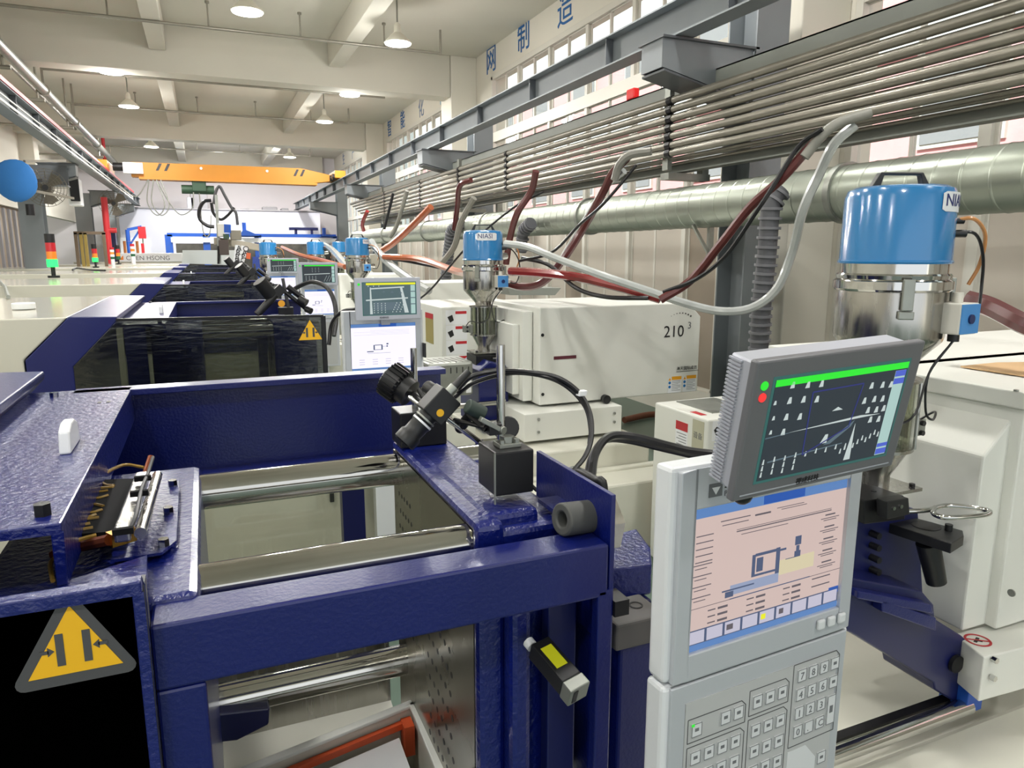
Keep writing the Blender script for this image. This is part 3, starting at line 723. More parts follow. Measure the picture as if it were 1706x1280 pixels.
    for sx in (-1, 1):
        sen = mk('level_sensor', G().box(x+sx*.105-.012, x+sx*.105+.012, y-.03, y+.01, z+.16, z+.22).box(x+sx*.14-.02, x+sx*.14+.02, y-.035, y+.015, z+.165, z+.215), galv, t, .002)
        mk('sensor_knob', G().cyl((x+sx*.14, y-.045, z+.175), (x+sx*.14, y-.03, z+.175), .008, n=8).cyl((x+sx*.14, y-.045, z+.205), (x+sx*.14, y-.03, z+.205), .008, n=8), black, sen)
        mk('sensor_lead', G().tube([c+Vector((0, 0, -.065)), o+Vector((.02, -.13, .38)), o+Vector((.02*sx+.01, -.125, .27)), o+Vector((sx*.07, -.12, .24)), o+Vector((sx*.13, -.08, .25)), o+Vector((sx*.145, -.02, .21))], .0035, 6), rubber, t)
    mk('base_flange', G().box(x-.10, x+.10, y-.09, y+.09, z+.012, z+.022), steel, t)
    mk('flange_bolt', G().cyl((x-.08, y-.07, z+.02), (x-.08, y-.07, z+.032), .009, n=6).cyl((x+.08, y-.07, z+.02), (x+.08, y-.07, z+.032), .009, n=6), blackm, t)
    return t
HOP = [((1.57, 1.28, 1.565-.79*.86), .86, 'large blue-lidded hopper loader closest to the camera, at the right edge'),
       ((1.80, 4.75, .785), .965, 'blue-lidded hopper loader standing left of the white cover marked 210'),
       ((1.70, 8.72, .80), .97, 'blue-lidded hopper loader third from the camera, behind the bright twin monitors'),
       ((1.72, 12.35, .80), .97, 'small blue-lidded hopper loader fourth from the camera, left of the third one'),
       ((.95, 12.1, .82), .93, 'small blue-lidded hopper loader furthest left, behind the tilted white boards'),
       ((2.25, 13.2, .92), .85, 'tiny blue-lidded loader half hidden just left of the third one')]
h0 = build_hopper(HOP[1][2], (0, 0, 0))
for i, (loc, s_, lab) in enumerate(HOP):
    h = h0 if i == 1 else copy_tree(h0, loc, lab)
    h.location = loc; h.scale = (s_, s_, s_)
# lettering on the lids (curved letters hug the lid)
def lid_text(loc, s_, ang, size, par_lab):
    o = Vector(loc); R = .1445*s_
    txt = 'NIASI'
    g = G()
    tg = text_g(txt, size, (0, 0, 0), (1, 0, 0), (0, 1, 0), 'LEFT', .001, 2)
    for v in tg.v:
        a = ang + v.x/R; rr = R + .0016 + max(0, v.z)
        v.x, v.y, v.z = o.x + rr*math.cos(a), o.y + rr*math.sin(a), o.z + .835*s_ + v.y
    return tg
def lid_badge(loc, s_, ang, w, hgt):
    o = Vector(loc); R = .1440*s_; g = G(); n = 12; vs = []
    for k in range(n+1):
        a = ang - .06 + (w/R+.12)*k/n
        e = 1 if 0 < k < n else .55
        for zz in (-.35*hgt*e, hgt*(.75+.35*e)):
            for rr in (R, R+.0012): vs.append((o.x+rr*math.cos(a), o.y+rr*math.sin(a), o.z+.835*s_+zz-.002))
    fs = []
    for k in range(n):
        b = k*4; c = b+4
        fs += [(b+1, b+3, c+3, c+1), (b, b+1, c+1, c), (b+2, b+3, c+3, c+2)]
    return g.add(vs, fs, True)
logo = mat('logo_navy', '#28306c', .5)
all_h = [o for o in col.objects if o.name.startswith('hopper_loader')]
for i in (0, 1, 2):
    ho = [o for o in all_h if o['label'] == HOP[i][2]][0]; loc, s_, _ = HOP[i]
    hh = 28
    inv = lambda g: g
    ang = (-1.62, -2.2, -1.2)[i]; size = .046
    g = lid_badge((0, 0, 0), 1, ang, .135, .036); gt = lid_text((0, 0, 0), 1, ang, size, '')
    BASE[ho] = Vector((0, 0, 0))
    bo = mk('badge', g, stickw, ho); mk('lettering', gt, logo, ho)
# ================================================================== INJECTION MOULDING MACHINES
def warning_triangle(parent, c, w, xd=(1, 0, 0), zd=(0, 0, 1), border=True, flat='sticker'):
    """yellow crush-hazard triangle: two dark plates and two arrows"""
    c = Vector(c); xd = Vector(xd); zd = Vector(zd); nd = -xd.cross(zd)*-1
    nd = zd.cross(xd)*-1 if False else Vector((0, -1, 0))
    def q(a, b, k=0): return c + xd*(a*w) + zd*(b*w) + nd*(k)
    st = mk('hazard_sticker', G().prism([q(-.46, -.36), q(.46, -.36), q(0, .44)], nd*.0012), sticky, parent)
    if border:
        P = []
        for (a, b), an0 in (((-.50, -.40), 150), ((.50, -.40), 270), ((0, .47), 30)):
            for k in range(5):
                t = math.radians(an0 + k*30); P.append(q(a+.09*math.cos(t), b+.09*math.sin(t), -.0002))
        mk('sticker_border', G().prism(P, nd*.0006), darkgrey, st)
    g = G()
    for sx in (-1, 1):
        g.prism([q(sx*.13-.04, -.25, .0012), q(sx*.13+.04, -.25, .0012), q(sx*.13+.04, .13, .0012), q(sx*.13-.04, .13, .0012)], nd*.0006)
        g.prism([q(sx*.33, -.085, .0012), q(sx*.24, -.085, .0012), q(sx*.24, -.045, .0012), q(sx*.33, -.045, .0012)], nd*.0006)
        g.prism([q(sx*.25, -.12, .0012), q(sx*.185, -.065, .0012), q(sx*.25, -.01, .0012)], nd*.0006)
    mk('pictogram', g, darkgrey, st)
    return st

def machine(lab, yf, yb, hop, near=False, gate=True, dx=0.0, detail=2, sticker=True, cover_y=None, win_right=.505):
    yc = hop[1]
    t = thing('injection_moulding_machine', lab, 'machine', (0+dx, (yf+yb)/2, FL), 'injection moulding machines in a row')
    def M(n, g, m, p=None, bev=0, label=None): return mk(n, g, m, p or t, bev, label=label)
    x0 = -3.3
    # beige clamp cover, cut along the slanted blue band
    M('left_cover', G().prism([(x0, yf, .1), (x0, yf, 1.225), (-.552+dx, yf, 1.225), (-.728+dx, yf, 1.05), (-.728+dx, yf, .1)], (0, yb-yf, 0)), beige, None, .006)
    M('blue_band', G().prism([(-.546+dx, yf-.003, 1.228), (-.366+dx, yf-.003, 1.222), (-.366+dx, yf-.003, 1.205), (-.550+dx, yf-.003, 1.012), (-.550+dx, yf-.003, .1), (-.722+dx, yf-.003, .1), (-.722+dx, yf-.003, 1.05)], (0, yb-yf+.006, 0)), blue, None, .004)
    # machine bed and lower guard
    M('bed', G().box(x0, 2.7+dx, yf+.05, yb, FL, .10)  , bedwhite, None, .015)
    # top plate with a white pull handle
    pl = M('top_plate', G().box(-.43+dx, -.18+dx, yf+.06, yb-.05, 1.168, 1.18).box(-.192+dx, -.18+dx, yf+.06, yb-.05, 1.10, 1.168), blue_r, None, .002)
    if detail:
        hy = yf + (yb-yf)*.42
        M('pull_handle', G().prism([(-.235+dx, hy-.05, 1.18), (-.235+dx, hy-.04, 1.215), (-.235+dx, hy-.015, 1.225), (-.235+dx, hy+.015, 1.225), (-.235+dx, hy+.04, 1.215), (-.235+dx, hy+.05, 1.18)], (.017, 0, 0)), stickw, pl, .003, label='white pull handle')
        M('bolt', G().cyl((-.33+dx, yb-.12, 1.18), (-.33+dx, yb-.12, 1.19), .009, n=8), chrome, pl)
        M('bolt', G().cyl((-.205+dx, yf+.1, 1.18), (-.205+dx, yf+.1, 1.195), .010, n=6), blackm, pl)
        M('slot', G().box(-.215+dx, -.208+dx, yb-.24, yb-.22, 1.180, 1.1806), black, pl)
        M('slot', G().box(-.232+dx, -.225+dx, yb-.24, yb-.22, 1.180, 1.1806), black, pl)
    # rear gate beam
    rb = M('rear_gate_beam', G().box(-.30+dx, .60+dx, yb-.04, yb-.03, .94, 1.17).box(-.30+dx, .60+dx, yb-.09, yb-.03, 1.165, 1.18).box(-.30+dx, .60+dx, yb-.09, yb-.03, .93, .955), blue, None, .002)
    M('beam_edge', G().box(-.30+dx, .60+dx, yb-.10, yb-.09, .922, .932), chrome if near else blue_d, rb)
    M('rear_gate_panel', G().box(-.20+dx, .40+dx, yb-.05, yb-.045, .12, .925), clear_pane, None)
    if not near: M('lower_front_guard', G().box(x0, 1.3+dx, yf+.01, yf+.045, FL+.05, .60), bedwhite, None, .006)
    M('rear_post', G().box(.30+dx, .36+dx, yb-.09, yb-.05, .1, .92), blue_d, None)
    # tie bars through both platens
    ty0, ty1 = yc-.26+(0 if not near else 0), yc+.18
    if near: ty0, ty1 = 1.02, 1.46
    for (yy, zz) in ((ty0, 1.04), (ty1, 1.04), (ty0, .59), (ty1, .59)):
        M('tie_bar', G().cyl((-.10+dx, yy, zz), (.62+dx, yy, zz), .034, n=24).cyl((.545+dx, yy, zz), (.62+dx, yy, zz), .05, n=6), tiem)
    # moving platen
    mp = M('moving_platen', G().box(-.30+dx, -.034+dx, ty0-.10, ty1+.055, .48, 1.08), blue_r, None, .012)
    # fixed platen: steel face and blue casting
    M('platen_face', G().box(.355+dx, .375+dx, ty0-.028, ty1+.045, .28, 1.072), platem)
    fp = M('fixed_platen', G().box(.353+dx, .40+dx, ty0-.055, ty0-.028, .2, 1.09).box(.353+dx, .40+dx, ty0-.05, ty1+.05, 1.072, 1.092).box(.375+dx, .47+dx, ty0-.03, ty1+.05, .2, 1.095).box(.375+dx, (.52 if near else .60)+dx, ty0-.05, ty0+.14, .2, 1.075).box(.45+dx, .60+dx, ty1-.04, ty1+.05, .2, 1.05), blue_r, None, .012)
    # front gate frame
    if gate:
        gw = M('front_gate', G().prism([(-.362+dx, yf, 1.204), (win_right+dx, yf, 1.192), (win_right+dx, yf, .6), (-.55+dx, yf, .6), (-.55+dx, yf, 1.012)], (0, .006, 0)), dark_pane)
        M('gate_top_edge', G().bar((-.37+dx, yf-.002, 1.208), (win_right+.01+dx, yf-.002, 1.196), .02, .012), blackm, gw)
        M('gate_side_edge', G().box(win_right+dx, win_right+.02+dx, yf-.008, yf+.02, .25, 1.196), blackm, gw)
        if sticker: warning_triangle(gw, (win_right-.055+dx, yf-.002, 1.125), .12, border=False)
        M('gate_rail', G().box(-.45+dx, win_right+.02+dx, yf-.01, yf+.005, .58, .66), blue, gw, .004)
    return t

# ---------------- machine 1 (nearest), everything built for itself
m1 = machine('nearest moulding machine, gate slid open, blue clamp with bright steel tie bars', .90, 1.97, (1.577, 1.24), near=True, gate=False)
def A1(n, g, m, p=None, bev=0, label=None): return mk(n, g, m, p or m1, bev, label=label)
YB = .865
# front gate frame
A1('front_top_rail', G().box(-.088, .525, YB, .93, .989, 1.073), blue, None, .004)
A1('front_left_post', G().box(-.088, -.033, YB, .92, .02, .989), blue, None, .004)
A1('front_right_post', G().box(.508, .535, YB, .885, .05, 1.0), blue, None, .003)
A1('inner_post', G().box(.455, .505, YB+.06, .95, .05, .989), blue_d, None, .003)
A1('rail_edge_strip', G().box(-.094, -.088, YB-.01, YB+.02, .02, 1.13), darkgrey)
# gate slid open to the left, with its warning triangle
gw = A1('open_gate_panel', G().box(-.60, -.089, .845, .852, .10, 1.128), black_pane, label='open tinted gate panel')
A1('gate_frame', G().box(-.60, -.089, .838, .858, 1.128, 1.142).box(-.099, -.089, .838, .858, .1, 1.128), blue_r, gw, .002)
A1('inner_frame', G().box(-.60, -.10, .87, .875, .1, 1.12), blackm, gw)
def A_tri():
    st = warning_triangle(gw, (-.160, .8448, 1.082), .098, border=True)
A_tri()
# platen top plate, bolts and oil distributor on the moving platen
cp = A1('cover_plate', G().prism([at(262, 800, Z=1.088), at(299, 803, Z=1.088), at(294, 905, Z=1.088), at(270, 925, Z=1.088), at(185, 938, Z=1.088), at(212, 800, Z=1.088)], (0, 0, .004)), blue_r)
for p in ((288, 810), (281, 856), (273, 910)):
    q = at(*p, Z=1.092); A1('hex_bolt', G().cyl(q, q+Vector((0, 0, .011)), .0075, n=6), chrome, cp)
A1('step_plate', G().prism([at(120, 965, Z=1.10), at(245, 925, Z=1.10), at(243, 990, Z=1.10), at(60, 1000, Z=1.10)], (0, 0, -.01)), blue_r)
ma, mb_ = at(238, 795, Z=1.13), at(203, 893, Z=1.13)
man = A1('oil_distributor', G().bar(ma, mb_, .020, .020), steel, None, .003, label='steel oil distributor block')
A1('distributor_tube', G().cyl(ma+Vector((.022, 0, 0)), mb_+Vector((.022, 0, 0)), .008, n=10), steel, man)
A1('side_plate', G().prism([at(160, 800, Z=1.12), at(228, 797, Z=1.12), at(196, 885, Z=1.12), at(130, 890, Z=1.12)], (0, 0, -.012)), mat('matt_black_plate', '#141416', .85, spec=.15), man)
A1('end_fitting', G().bar(at(182, 900, Z=1.12), at(222, 888, Z=1.12), .018, .018).cyl(at(205, 893, Z=1.12), at(222, 888, Z=1.12), .013, n=6), brass, man)
A1('copper_riser', G().cyl(at(243, 790, Z=1.13), at(252, 762, Z=1.15), .006, n=8), copper, man)
A1('feed_tube', G().tube([at(182, 900, Z=1.12), at(150, 907, Z=1.11), at(110, 915, Z=1.10), at(90, 925, Z=1.09)], .008, 8), copper, man)
A1('sensor_lead', G().tube([at(255, 762, Z=1.16), at(246, 790, Z=1.15), at(236, 815, Z=1.15), at(226, 860, Z=1.15), at(214, 885, Z=1.14)], .0028, 6), darkgrey, man)
for (p) in ((238, 797), (232, 822), (205, 885)):
    q = at(*p, Z=1.148); A1('cable_clamp', G().obox(q, (1, 0, 0), (0, 1, 0), (0, 0, 1), .024, .008, .008), MATS['matt_black_plate'], man)
tubes = [[(240, 779), (205, 775), (168, 795), (175, 808), (190, 810)], [(165, 797), (152, 800), (160, 813), (190, 812)], [(140, 822), (165, 820), (180, 818)], [(140, 828), (160, 831), (180, 826)],
         [(133, 843), (155, 841), (172, 844)], [(128, 852), (150, 855), (170, 850)], [(125, 860), (145, 862), (160, 858)], [(118, 875), (135, 868), (165, 863)], [(112, 890), (130, 878), (150, 873)],
         [(108, 897), (130, 885), (155, 880)], [(108, 965), (100, 940), (112, 925), (120, 918)], [(88, 968), (84, 940), (95, 925)], [(115, 905), (140, 897), (160, 892)]]
for tb in tubes:
    A1('lubrication_tube', G().tube([at(*p, Z=1.12 if tb[0][1] < 950 else 1.09) for p in tb], .0030, 6), yellowtube)
# holes of the platen face: flat black discs, their inner shade put in as colour
hg = []
def hole(y, z, r):
    hg.append(A1('tapped_hole', G().cyl((.3546, y, z), (.3550, y, z), r, n=10), black, PF))
PF = [o for o in m1.children if o.name.startswith('platen_face')][0]
random.seed(3)
for k in range(9):
    for c in range(5):
        hole(1.46-.022*c-.008*(k % 2), .985-.037*k, .0052)
for k in range(10):
    for c in range(6):
        hole(1.12+.028*c-.01*(k % 2), .80-.043*k, .0062)
# lower tray and chute below the tie bars
tr = A1('drop_tray', G().box(-.03, .34, .95, 1.60, .10, .315), bedwhite)
A1('drop_chute', G().box(-.05, .352, 1.60, 1.61, .13, .62), steel)
A1('chute_floor', G().prism([(-.05, 1.60, .40), (.352, 1.60, .40), (.352, 1.47, .37), (-.05, 1.47, .37)], (0, 0, -.006)), bedwhite)
A1('core_block', G().prism([at(*p, Y=1.40) for p in ((345, 1192), (450, 1180), (448, 1208), (395, 1235), (346, 1240))], (0, .08, 0)), blue_d, None, .004)
cr = thing('white_crate', 'white plastic crate with an orange lined edge under the tie bars', 'crate', at(600, 1260, Z=.32))
cq = [at(*p, Z=.52) for p in ((395, 1290), (688, 1172), (742, 1300), (470, 1420))]
for i in range(4):
    a_, b_ = cq[i], cq[(i+1) % 4]
    mk('crate_wall', G().bar(a_-Vector((0, 0, .10)), b_-Vector((0, 0, .10)), .006, .20), bedwhite, cr)
    mk('crate_rim', G().bar(a_, b_, .020, .008), white, cr, .002)
cm = sum(cq, Vector())/4
inn = [q.lerp(cm, .12)-Vector((0, 0, .03)) for q in cq]
mk('orange_strip', G().bar(inn[0], inn[1], .012, .014), mat('orange_liner', '#d2552a', .5), cr)
mk('orange_corner', G().box(inn[1].x-.012, inn[1].x+.01, inn[1].y-.03, inn[1].y+.006, inn[1].z-.06, inn[1].z+.01), MATS['orange_liner'], cr)
mk('white_insert', G().prism([q.lerp(cm, .15)-Vector((0, 0, .02)) for q in inn], (0, 0, -.02)), stickw, cr)
# platen side casting and guard arcs between the posts
A1('casting_side', G().box(.395, .43, .93, .97, .0, .985), blue_r, None, .01)
# gate end plate standing along the side, with rubber roller
gp = A1('gate_end_plate', G().prism([(.527, .866, 1.148), (.527, 1.127, 1.148), (.527, 1.127, .90), (.527, .866, .90)], (.008, 0, 0)), blue, None, .001)
A1('plate_tab', G().box(.49, .527, .96, 1.04, 1.085, 1.092), blue, gp)
A1('rubber_roller', G().ring(at(935, 866, Y=.92), at(1000, 858, Y=.935), .0255, .012, 24), mat('roller_rubber', '#4a4b49', .6), None, .003, label='dark rubber roller')
A1('safety_rail', G().tube([(.60, 1.16, 1.05), (.60, 1.13, 1.10), (.605, 1.05, 1.105), (.61, 1.03, 1.09), (.61, 1.025, .92)], .009, 10), black, None, label='glossy black bent guard tube')
A1('corner_cap', G().prism([at(*p, Z=.945) for p in ((1016, 892), (1060, 880), (1084, 912), (1086, 940), (1016, 948))], (0, 0, -.06)), blue_r, None, .004)
A1('side_panel', G().box(.575, .665, .905, .955, .0, .87).box(.535, .56, .93, 1.1, .0, .93), blue, None, .005)
gb = A1('junction_box', G().box(.560, .655, .895, .975, .872, .918), mat('junction_grey', '#5d5a58', .55), None, .004, label='grey electric junction box')
A1('ring_mark', G().ring((.625, .940, .9182), (.625, .940, .919), .012, .009, 16), inkm, gb)
A1('limit_bracket', G().box(.535, .56, .86, .90, .955, .98), blackm)
# interlock switch with yellow label
sw0, sw1 = at(897, 1078, Y=.90), at(950, 1140, Y=.83)
d = (sw1-sw0).normalized()
up = Vector((0, -.35, 1)); up = (up - d*up.dot(d)).normalized(); sd = d.cross(up)
sw = A1('interlock_switch', G().obox((sw0+sw1)/2, d, sd, up, (sw1-sw0).length, .034, .030), black, None, .002, label='black gate interlock switch')
c = (sw0*.55+sw1*.45) + up*.0155
A1('switch_label', G().obox(c, d, sd, up, .040, .020, .0008), sticklabel, sw)
A1('actuator_head', G().obox(sw1+d*.010, d, sd, up, .020, .036, .032), galv, sw, .002)
A1('head_slot', G().obox(sw1+d*.0205+sd*.008, d, sd, up, .001, .008, .022), black, sw)
A1('cable_gland', G().cyl(sw0-d*.004+sd*.008, sw0-d*.016+sd*.008, .009, n=10), stickw, sw)
# injection side of machine 1
inj = A1('injection_cover', G().prism([(1.80, 1.15, .50), (1.80, 1.15, .985), (1.92, 1.15, 1.10), (3.6, 1.15, 1.10), (3.6, 1.15, .50)], (0, .75, 0)), white, None, .006)
A1('cover_front', G().box(1.89, 3.6, 1.12, 1.9, .50, 1.108), white, inj, .006)
A1('cover_cap', G().box(1.875, 3.6, 1.105, 1.6, 1.108, 1.152), white, inj, .004)
A1('cover_cap', G().box(1.95, 3.6, 1.55, 2.1, 1.108, 1.152), white, inj, .004)
A1('cover_screw', G().cyl(at(1686, 988, X=1.89), at(1686, 988, X=1.89)+Vector((-.004, 0, 0)), .010, n=12), galv, inj)
A1('cover_screw', G().cyl(at(1693, 652, Z=1.152), at(1693, 652, Z=1.152)+Vector((0, 0, .004)), .006, n=10), galv, inj)
# carriage box with no-step mark
cb = A1('carriage_box', G().prism([at(1588, 1056, Z=.49), at(1640, 1096, Z=.49), at(1760, 1065, Z=.49), at(1760, 1010, Z=.49)], (0, 0, -.125)), white, None, .004)
n1 = at(1629, 1067, Z=.4905)
A1('no_step_mark', G().ring(n1, n1+Vector((0, 0, .0008)), .032, .026, 28).bar(n1+Vector((-.022, .018, .0004)), n1+Vector((.022, -.018, .0004)), .005, .0008), stickred, cb, label='red no-step symbol')
A1('no_step_foot', G().bar(n1+Vector((-.016, -.004, .0003)), n1+Vector((.012, .008, .0003)), .008, .0006).bar(n1+Vector((-.008, .008, .0003)), n1+Vector((.004, -.010, .0003)), .006, .0006), inkm, cb)
fpl = at(1640, 1096, Z=.49); fpr = at(1760, 1065, Z=.49); fx = (fpr-fpl).normalized(); fn = Vector((fx.y, -fx.x, 0))
for p in ((1654, 1098), (1651, 1128)):
    # bolts on the front face of the box
    q = at(*p, Y=fpl.y-.005); A1('hex_bolt', G().cyl(q, q+fn*.012, .008, n=6), chrome, cb)
# blue injection carriage casting
A1('injection_carriage', G().prism([at(*p, Y=1.13) for p in ((1400, 1048), (1400, 960), (1536, 985), (1556, 1008), (1558, 1032), (1603, 1060), (1642, 1096), (1626, 1182), (1600, 1176), (1558, 1150), (1556, 1138), (1420, 1056))], (0, .16, 0)), blue_d, None, .004)
A1('carriage_step', G().prism([at(*p, Y=1.10) for p in ((1470, 1000), (1560, 1030), (1560, 1052), (1470, 1020))], (0, .03, 0)), blue, None, .003)
A1('carriage_step', G().prism([at(*p, Y=1.10) for p in ((1430, 985), (1552, 1008), (1556, 1024), (1430, 998))], (0, .03, 0)), blue, None, .003)
A1('oil_port', G().lathe([(.024, 0), (.024, .01), (.01, .012)], at(1590, 1105, Y=1.128), 16, (0, -1, 0)), blackm)
A1('hopper_pillar', G().prism([at(*p, Y=1.22) for p in ((1400, 1000), (1400, 868), (1500, 842), (1530, 850), (1538, 990))], (0, .16, 0)), blue_d, None, .004)
A1('feed_block', G().prism([at(*p, Y=1.17) for p in ((1440, 874), (1440, 834), (1506, 826), (1508, 866))], (0, .16, 0)), blackm, None, .002)
bl = A1('latch_block', G().prism([at(*p, Y=1.13) for p in ((1478, 866), (1478, 836), (1514, 830), (1516, 858))], (0, .03, 0)), black, None, .002)
for p in ((1488, 847), (1500, 844)): q = at(*p, Y=1.13); A1('socket_screw', G().cyl(q, q-Vector((0, .004, 0)), .005, n=10), chrome, bl)
for i in range(4):
    q = at(1462, 893+20*i, Y=1.2); A1('socket_screw', G().cyl(q+Vector((0, .02, 0)), q-Vector((0, .006, 0)), .009, n=10), blackm)
q1, q2 = at(1440, 830, Z=.875), at(1506, 820, Z=.875)
arm = A1('swing_arm', G().prism([at(*p, Z=.815) for p in ((1462, 866), (1585, 906), (1606, 893), (1604, 884), (1500, 856))], (0, 0, -.026)), black, None, .002)
q = at(1543, 876, Z=.8155); A1('arm_hole', G().lathe([(.034, 0), (.034, .0008)], q, 24), mat('hole_black', '#050506', .6), arm)
q = at(1580, 884, Z=.815); A1('arm_bolt', G().cyl(q, q+Vector((0, 0, .016)), .009, n=10), black, arm)
A1('drain_spout', G().cyl(at(1546, 905, Z=.785), at(1560, 970, Z=.68), .028, .024, 20), black, arm)
hd = A1('chrome_handle', G().tube([at(p[0], p[1], Z=.865) for p in ((1472, 846), (1500, 852), (1545, 850), (1575, 843), (1620, 846), (1648, 852), (1640, 858), (1600, 862), (1570, 862), (1555, 855), (1558, 846))], .0065, 10), chrome, None, label='bent chrome pull handle')
# guide rails and white bed ledge
A1('guide_rail', G().cyl(at(1380, 1262, Z=.30), at(1612, 1176, Z=.30), .022, n=16), chrome)
A1('rack_strip', G().bar(at(1380, 1240, Z=.29), at(1590, 1165, Z=.29), .025, .03), blackm)
A1('rear_guide_rail', G().cyl(at(1400, 1030, Z=.45), at(1452, 1018, Z=.45), .020, n=16), chrome)
A1('bed_deck', G().box(1.0, 3.6, .95, 2.1, .10, .20).box(1.0, 3.6, .80, 1.12, .10, .245).box(1.0, 3.6, .62, .82, .05, .20), bedwhite, None, .02)
A1('end_stop', G().box(1.78, 1.84, 1.10, 1.18, .29, .36), bright_blue, None, .002)

# ---------------- machines behind
MS = [('second moulding machine, dark gate window with yellow triangle, white cover marked 210', 3.55, 5.22, (1.80, 4.75), 0.0, 2),
      ('third moulding machine in the row, its dark gate behind the second one', 7.12, 8.85, (1.70, 8.72), 0.03, 1),
      ('fourth moulding machine in the row, narrow dark blue strip', 10.7, 12.4, (1.72, 12.35), 0.05, 1),
      ('fifth moulding machine in the row, thin blue strip beyond the fourth', 14.2, 15.9, (1.7, 15.6), 0.05, 0),
      ('sixth moulding machine, furthest blue strip before the grey panel', 17.8, 19.4, (1.7, 19), 0.05, 0)]
mach = []
for i, (lab, yf, yb, hop, dx, dt) in enumerate(MS):
    m = machine(lab, yf, yb, hop, gate=True, dx=dx, detail=dt, sticker=(i < 2), win_right=.505+.1*(i > 0))
    mach.append(m)
    yc = hop[1]
    def M(n, g, mm, p=None, bev=0, label=None): return mk(n, g, mm, p or m, bev, label=label)
    cy0 = yc-.5
    hx, hy = hop
    cv = M('injection_cover', G().prism([(2.005, cy0, .485), (2.005, cy0, 1.14), (3.19, cy0, 1.14), (3.30, cy0, 1.04), (3.30, cy0, .485)], (0, .85, 0)), white, None, .008)
    M('cover_end_panel', G().box(1.93, 2.0, cy0+.1, cy0+.8, .50, 1.11), white, cv, .004)
    M('cover_end_panel', G().box(1.88, 1.93, cy0+.16, cy0+.78, .54, 1.02), white, cv, .004)
    M('carriage_box', G().box(1.83, 2.56, 4.10-4.75+yc, 4.9-4.75+yc, .285, .468), white, None, .004)
    M('base_cabinet', G().box(1.70, 2.66, 3.90-4.75+yc, 5.2-4.75+yc, -.30, .262), bedwhite, None, .012)
    M('base_ledge', G().box(1.70, 2.70, 3.84-4.75+yc, 3.90-4.75+yc, .03, .12), bedwhite, None, .01)
    M('hopper_pillar', G().prism([(hx-.12, hy-.22, .30), (hx-.12, hy-.22, .70), (hx-.04, hy-.22, .76), (hx+.10, hy-.22, .72), (hx+.10, hy-.22, .30)], (0, .40, 0)), blue, None, .008)
    M('feed_block', G().box(hx-.095, hx+.10, hy-.10, hy+.10, .70, .785), blackm, None, .003)
    M('swing_arm', G().box(hx-.09, hx+.16, hy-.32, hy-.10, .69, .715), blackm, None, .003)
    M('chrome_lever', G().cyl((hx+.02, hy-.13, .765), (hx+.19, hy-.2, .775), .008, n=8), chrome)
    bg = M('barrel_guard', G().box(1.31, 1.63, yc-.25, yc+.05, .54, .775), galv, None, .02, label='silver barrel heat guard')
    if dt == 2:
        for k in range(7):
            x = 1.34+.042*k; M('vent_slot', G().prism([(x, yc-.253, .74), (x+.006, yc-.253, .74), (x+.006, yc-.253, .70), (x, yc-.253, .70)], (0, .002, 0)).prism([(x-.02, yc-.05, .7755), (x+.004, yc-.245, .7755), (x+.010, yc-.245, .7755), (x-.014, yc-.05, .7755)], (0, 0, .001)), black, bg)
    M('guide_rail', G().cyl((.6, yc-.28, .34), (1.85, yc-.28, .34), .025, n=12).cyl((.6, yc-.28, .48), (1.85, yc-.28, .48), .02, n=12), chrome)
# details of the second machine
m2 = mach[0]
def A2(n, g, m, p=None, bev=0, label=None): return mk(n, g, m, p or m2, bev, label=label)
cv2 = [o for o in m2.children if o.name.startswith('injection_cover')][0]
F = 4.247
A2('number_print', text_g('210', .118, (2.98, F, .90), (1, 0, 0), (0, 0, 1)), inkm, cv2, label='black number 210')
g = text_g('3', .07, (3.185, F, .955), (1, 0, 0), (0, 0, 1)); A2('superscript_print', g, inkgrey, cv2)
g = G()
for k in range(8):
    a = math.radians(118-k*8.5); r = .17; g.cyl((3.12+r*math.cos(a), F, .90+r*math.sin(a)), (3.12+r*math.cos(a), F-.0008, .90+r*math.sin(a)), .0025+.0006*k, n=8)
A2('dot_arc_print', g, inkm, cv2)
A2('maker_print', text_g('海天国际成员', .030, (3.105, F, .655), (1, 0, 0), (0, 0, 1)).box(3.105, 3.30, F-.0006, F, .642, .645), inkm, cv2)
A2('red_slot', G().box(2.11, 2.28, F-.0008, F+.001, .790, .812), mat('slot_maroon', '#5c2230', .5), cv2, .001, label='dark maroon slot')
for p in ((2.025, .96), (2.03, .56)): A2('cover_plug', G().cyl((p[0], F-.004, p[1]), (p[0], F, p[1]), .011, n=12), black, cv2)
for k, x in enumerate((3.035, 3.165)):
    s_ = A2('warning_label', G().box(x, x+.115, F-.0008, F, .49, .60), stickw, cv2)
    A2('label_header', G().box(x+.03, x+.115, F-.0014, F-.0008, .585, .61), sticko, s_)
    A2('label_triangle', G().prism([(x+.002, F-.0008, .582), (x+.026, F-.0008, .582), (x+.014, F-.0008, .604)], (0, -.0006, 0)), sticko, s_)
    A2('label_icon', G().cyl((x+.014, F-.0008, .565), (x+.014, F-.0014, .565), .011, n=12).cyl((x+.014, F-.0008, .535), (x+.014, F-.0014, .535), .011, n=12), stickbl, s_)
    g = G()
    for j in range(7): g.box(x+.032, x+.108-.02*(j % 3 == 2), F-.0012, F-.0008, .575-.0115*j, .578-.0115*j)
    A2('label_text', g, inkgrey, s_)
cbx = [o for o in m2.children if o.name.startswith('carriage_box')][0]
for (x, z) in ((1.93, .43), (1.93, .345), (2.50, .42), (2.50, .36)): A2('hex_bolt', G().cyl((x, 4.10, z), (x, 4.09, z), .010, n=6), chrome, cbx)
A2('levelling_knob', G().cyl((2.49, 4.22, .50), (2.49, 4.18, .50), .03, n=12), black)
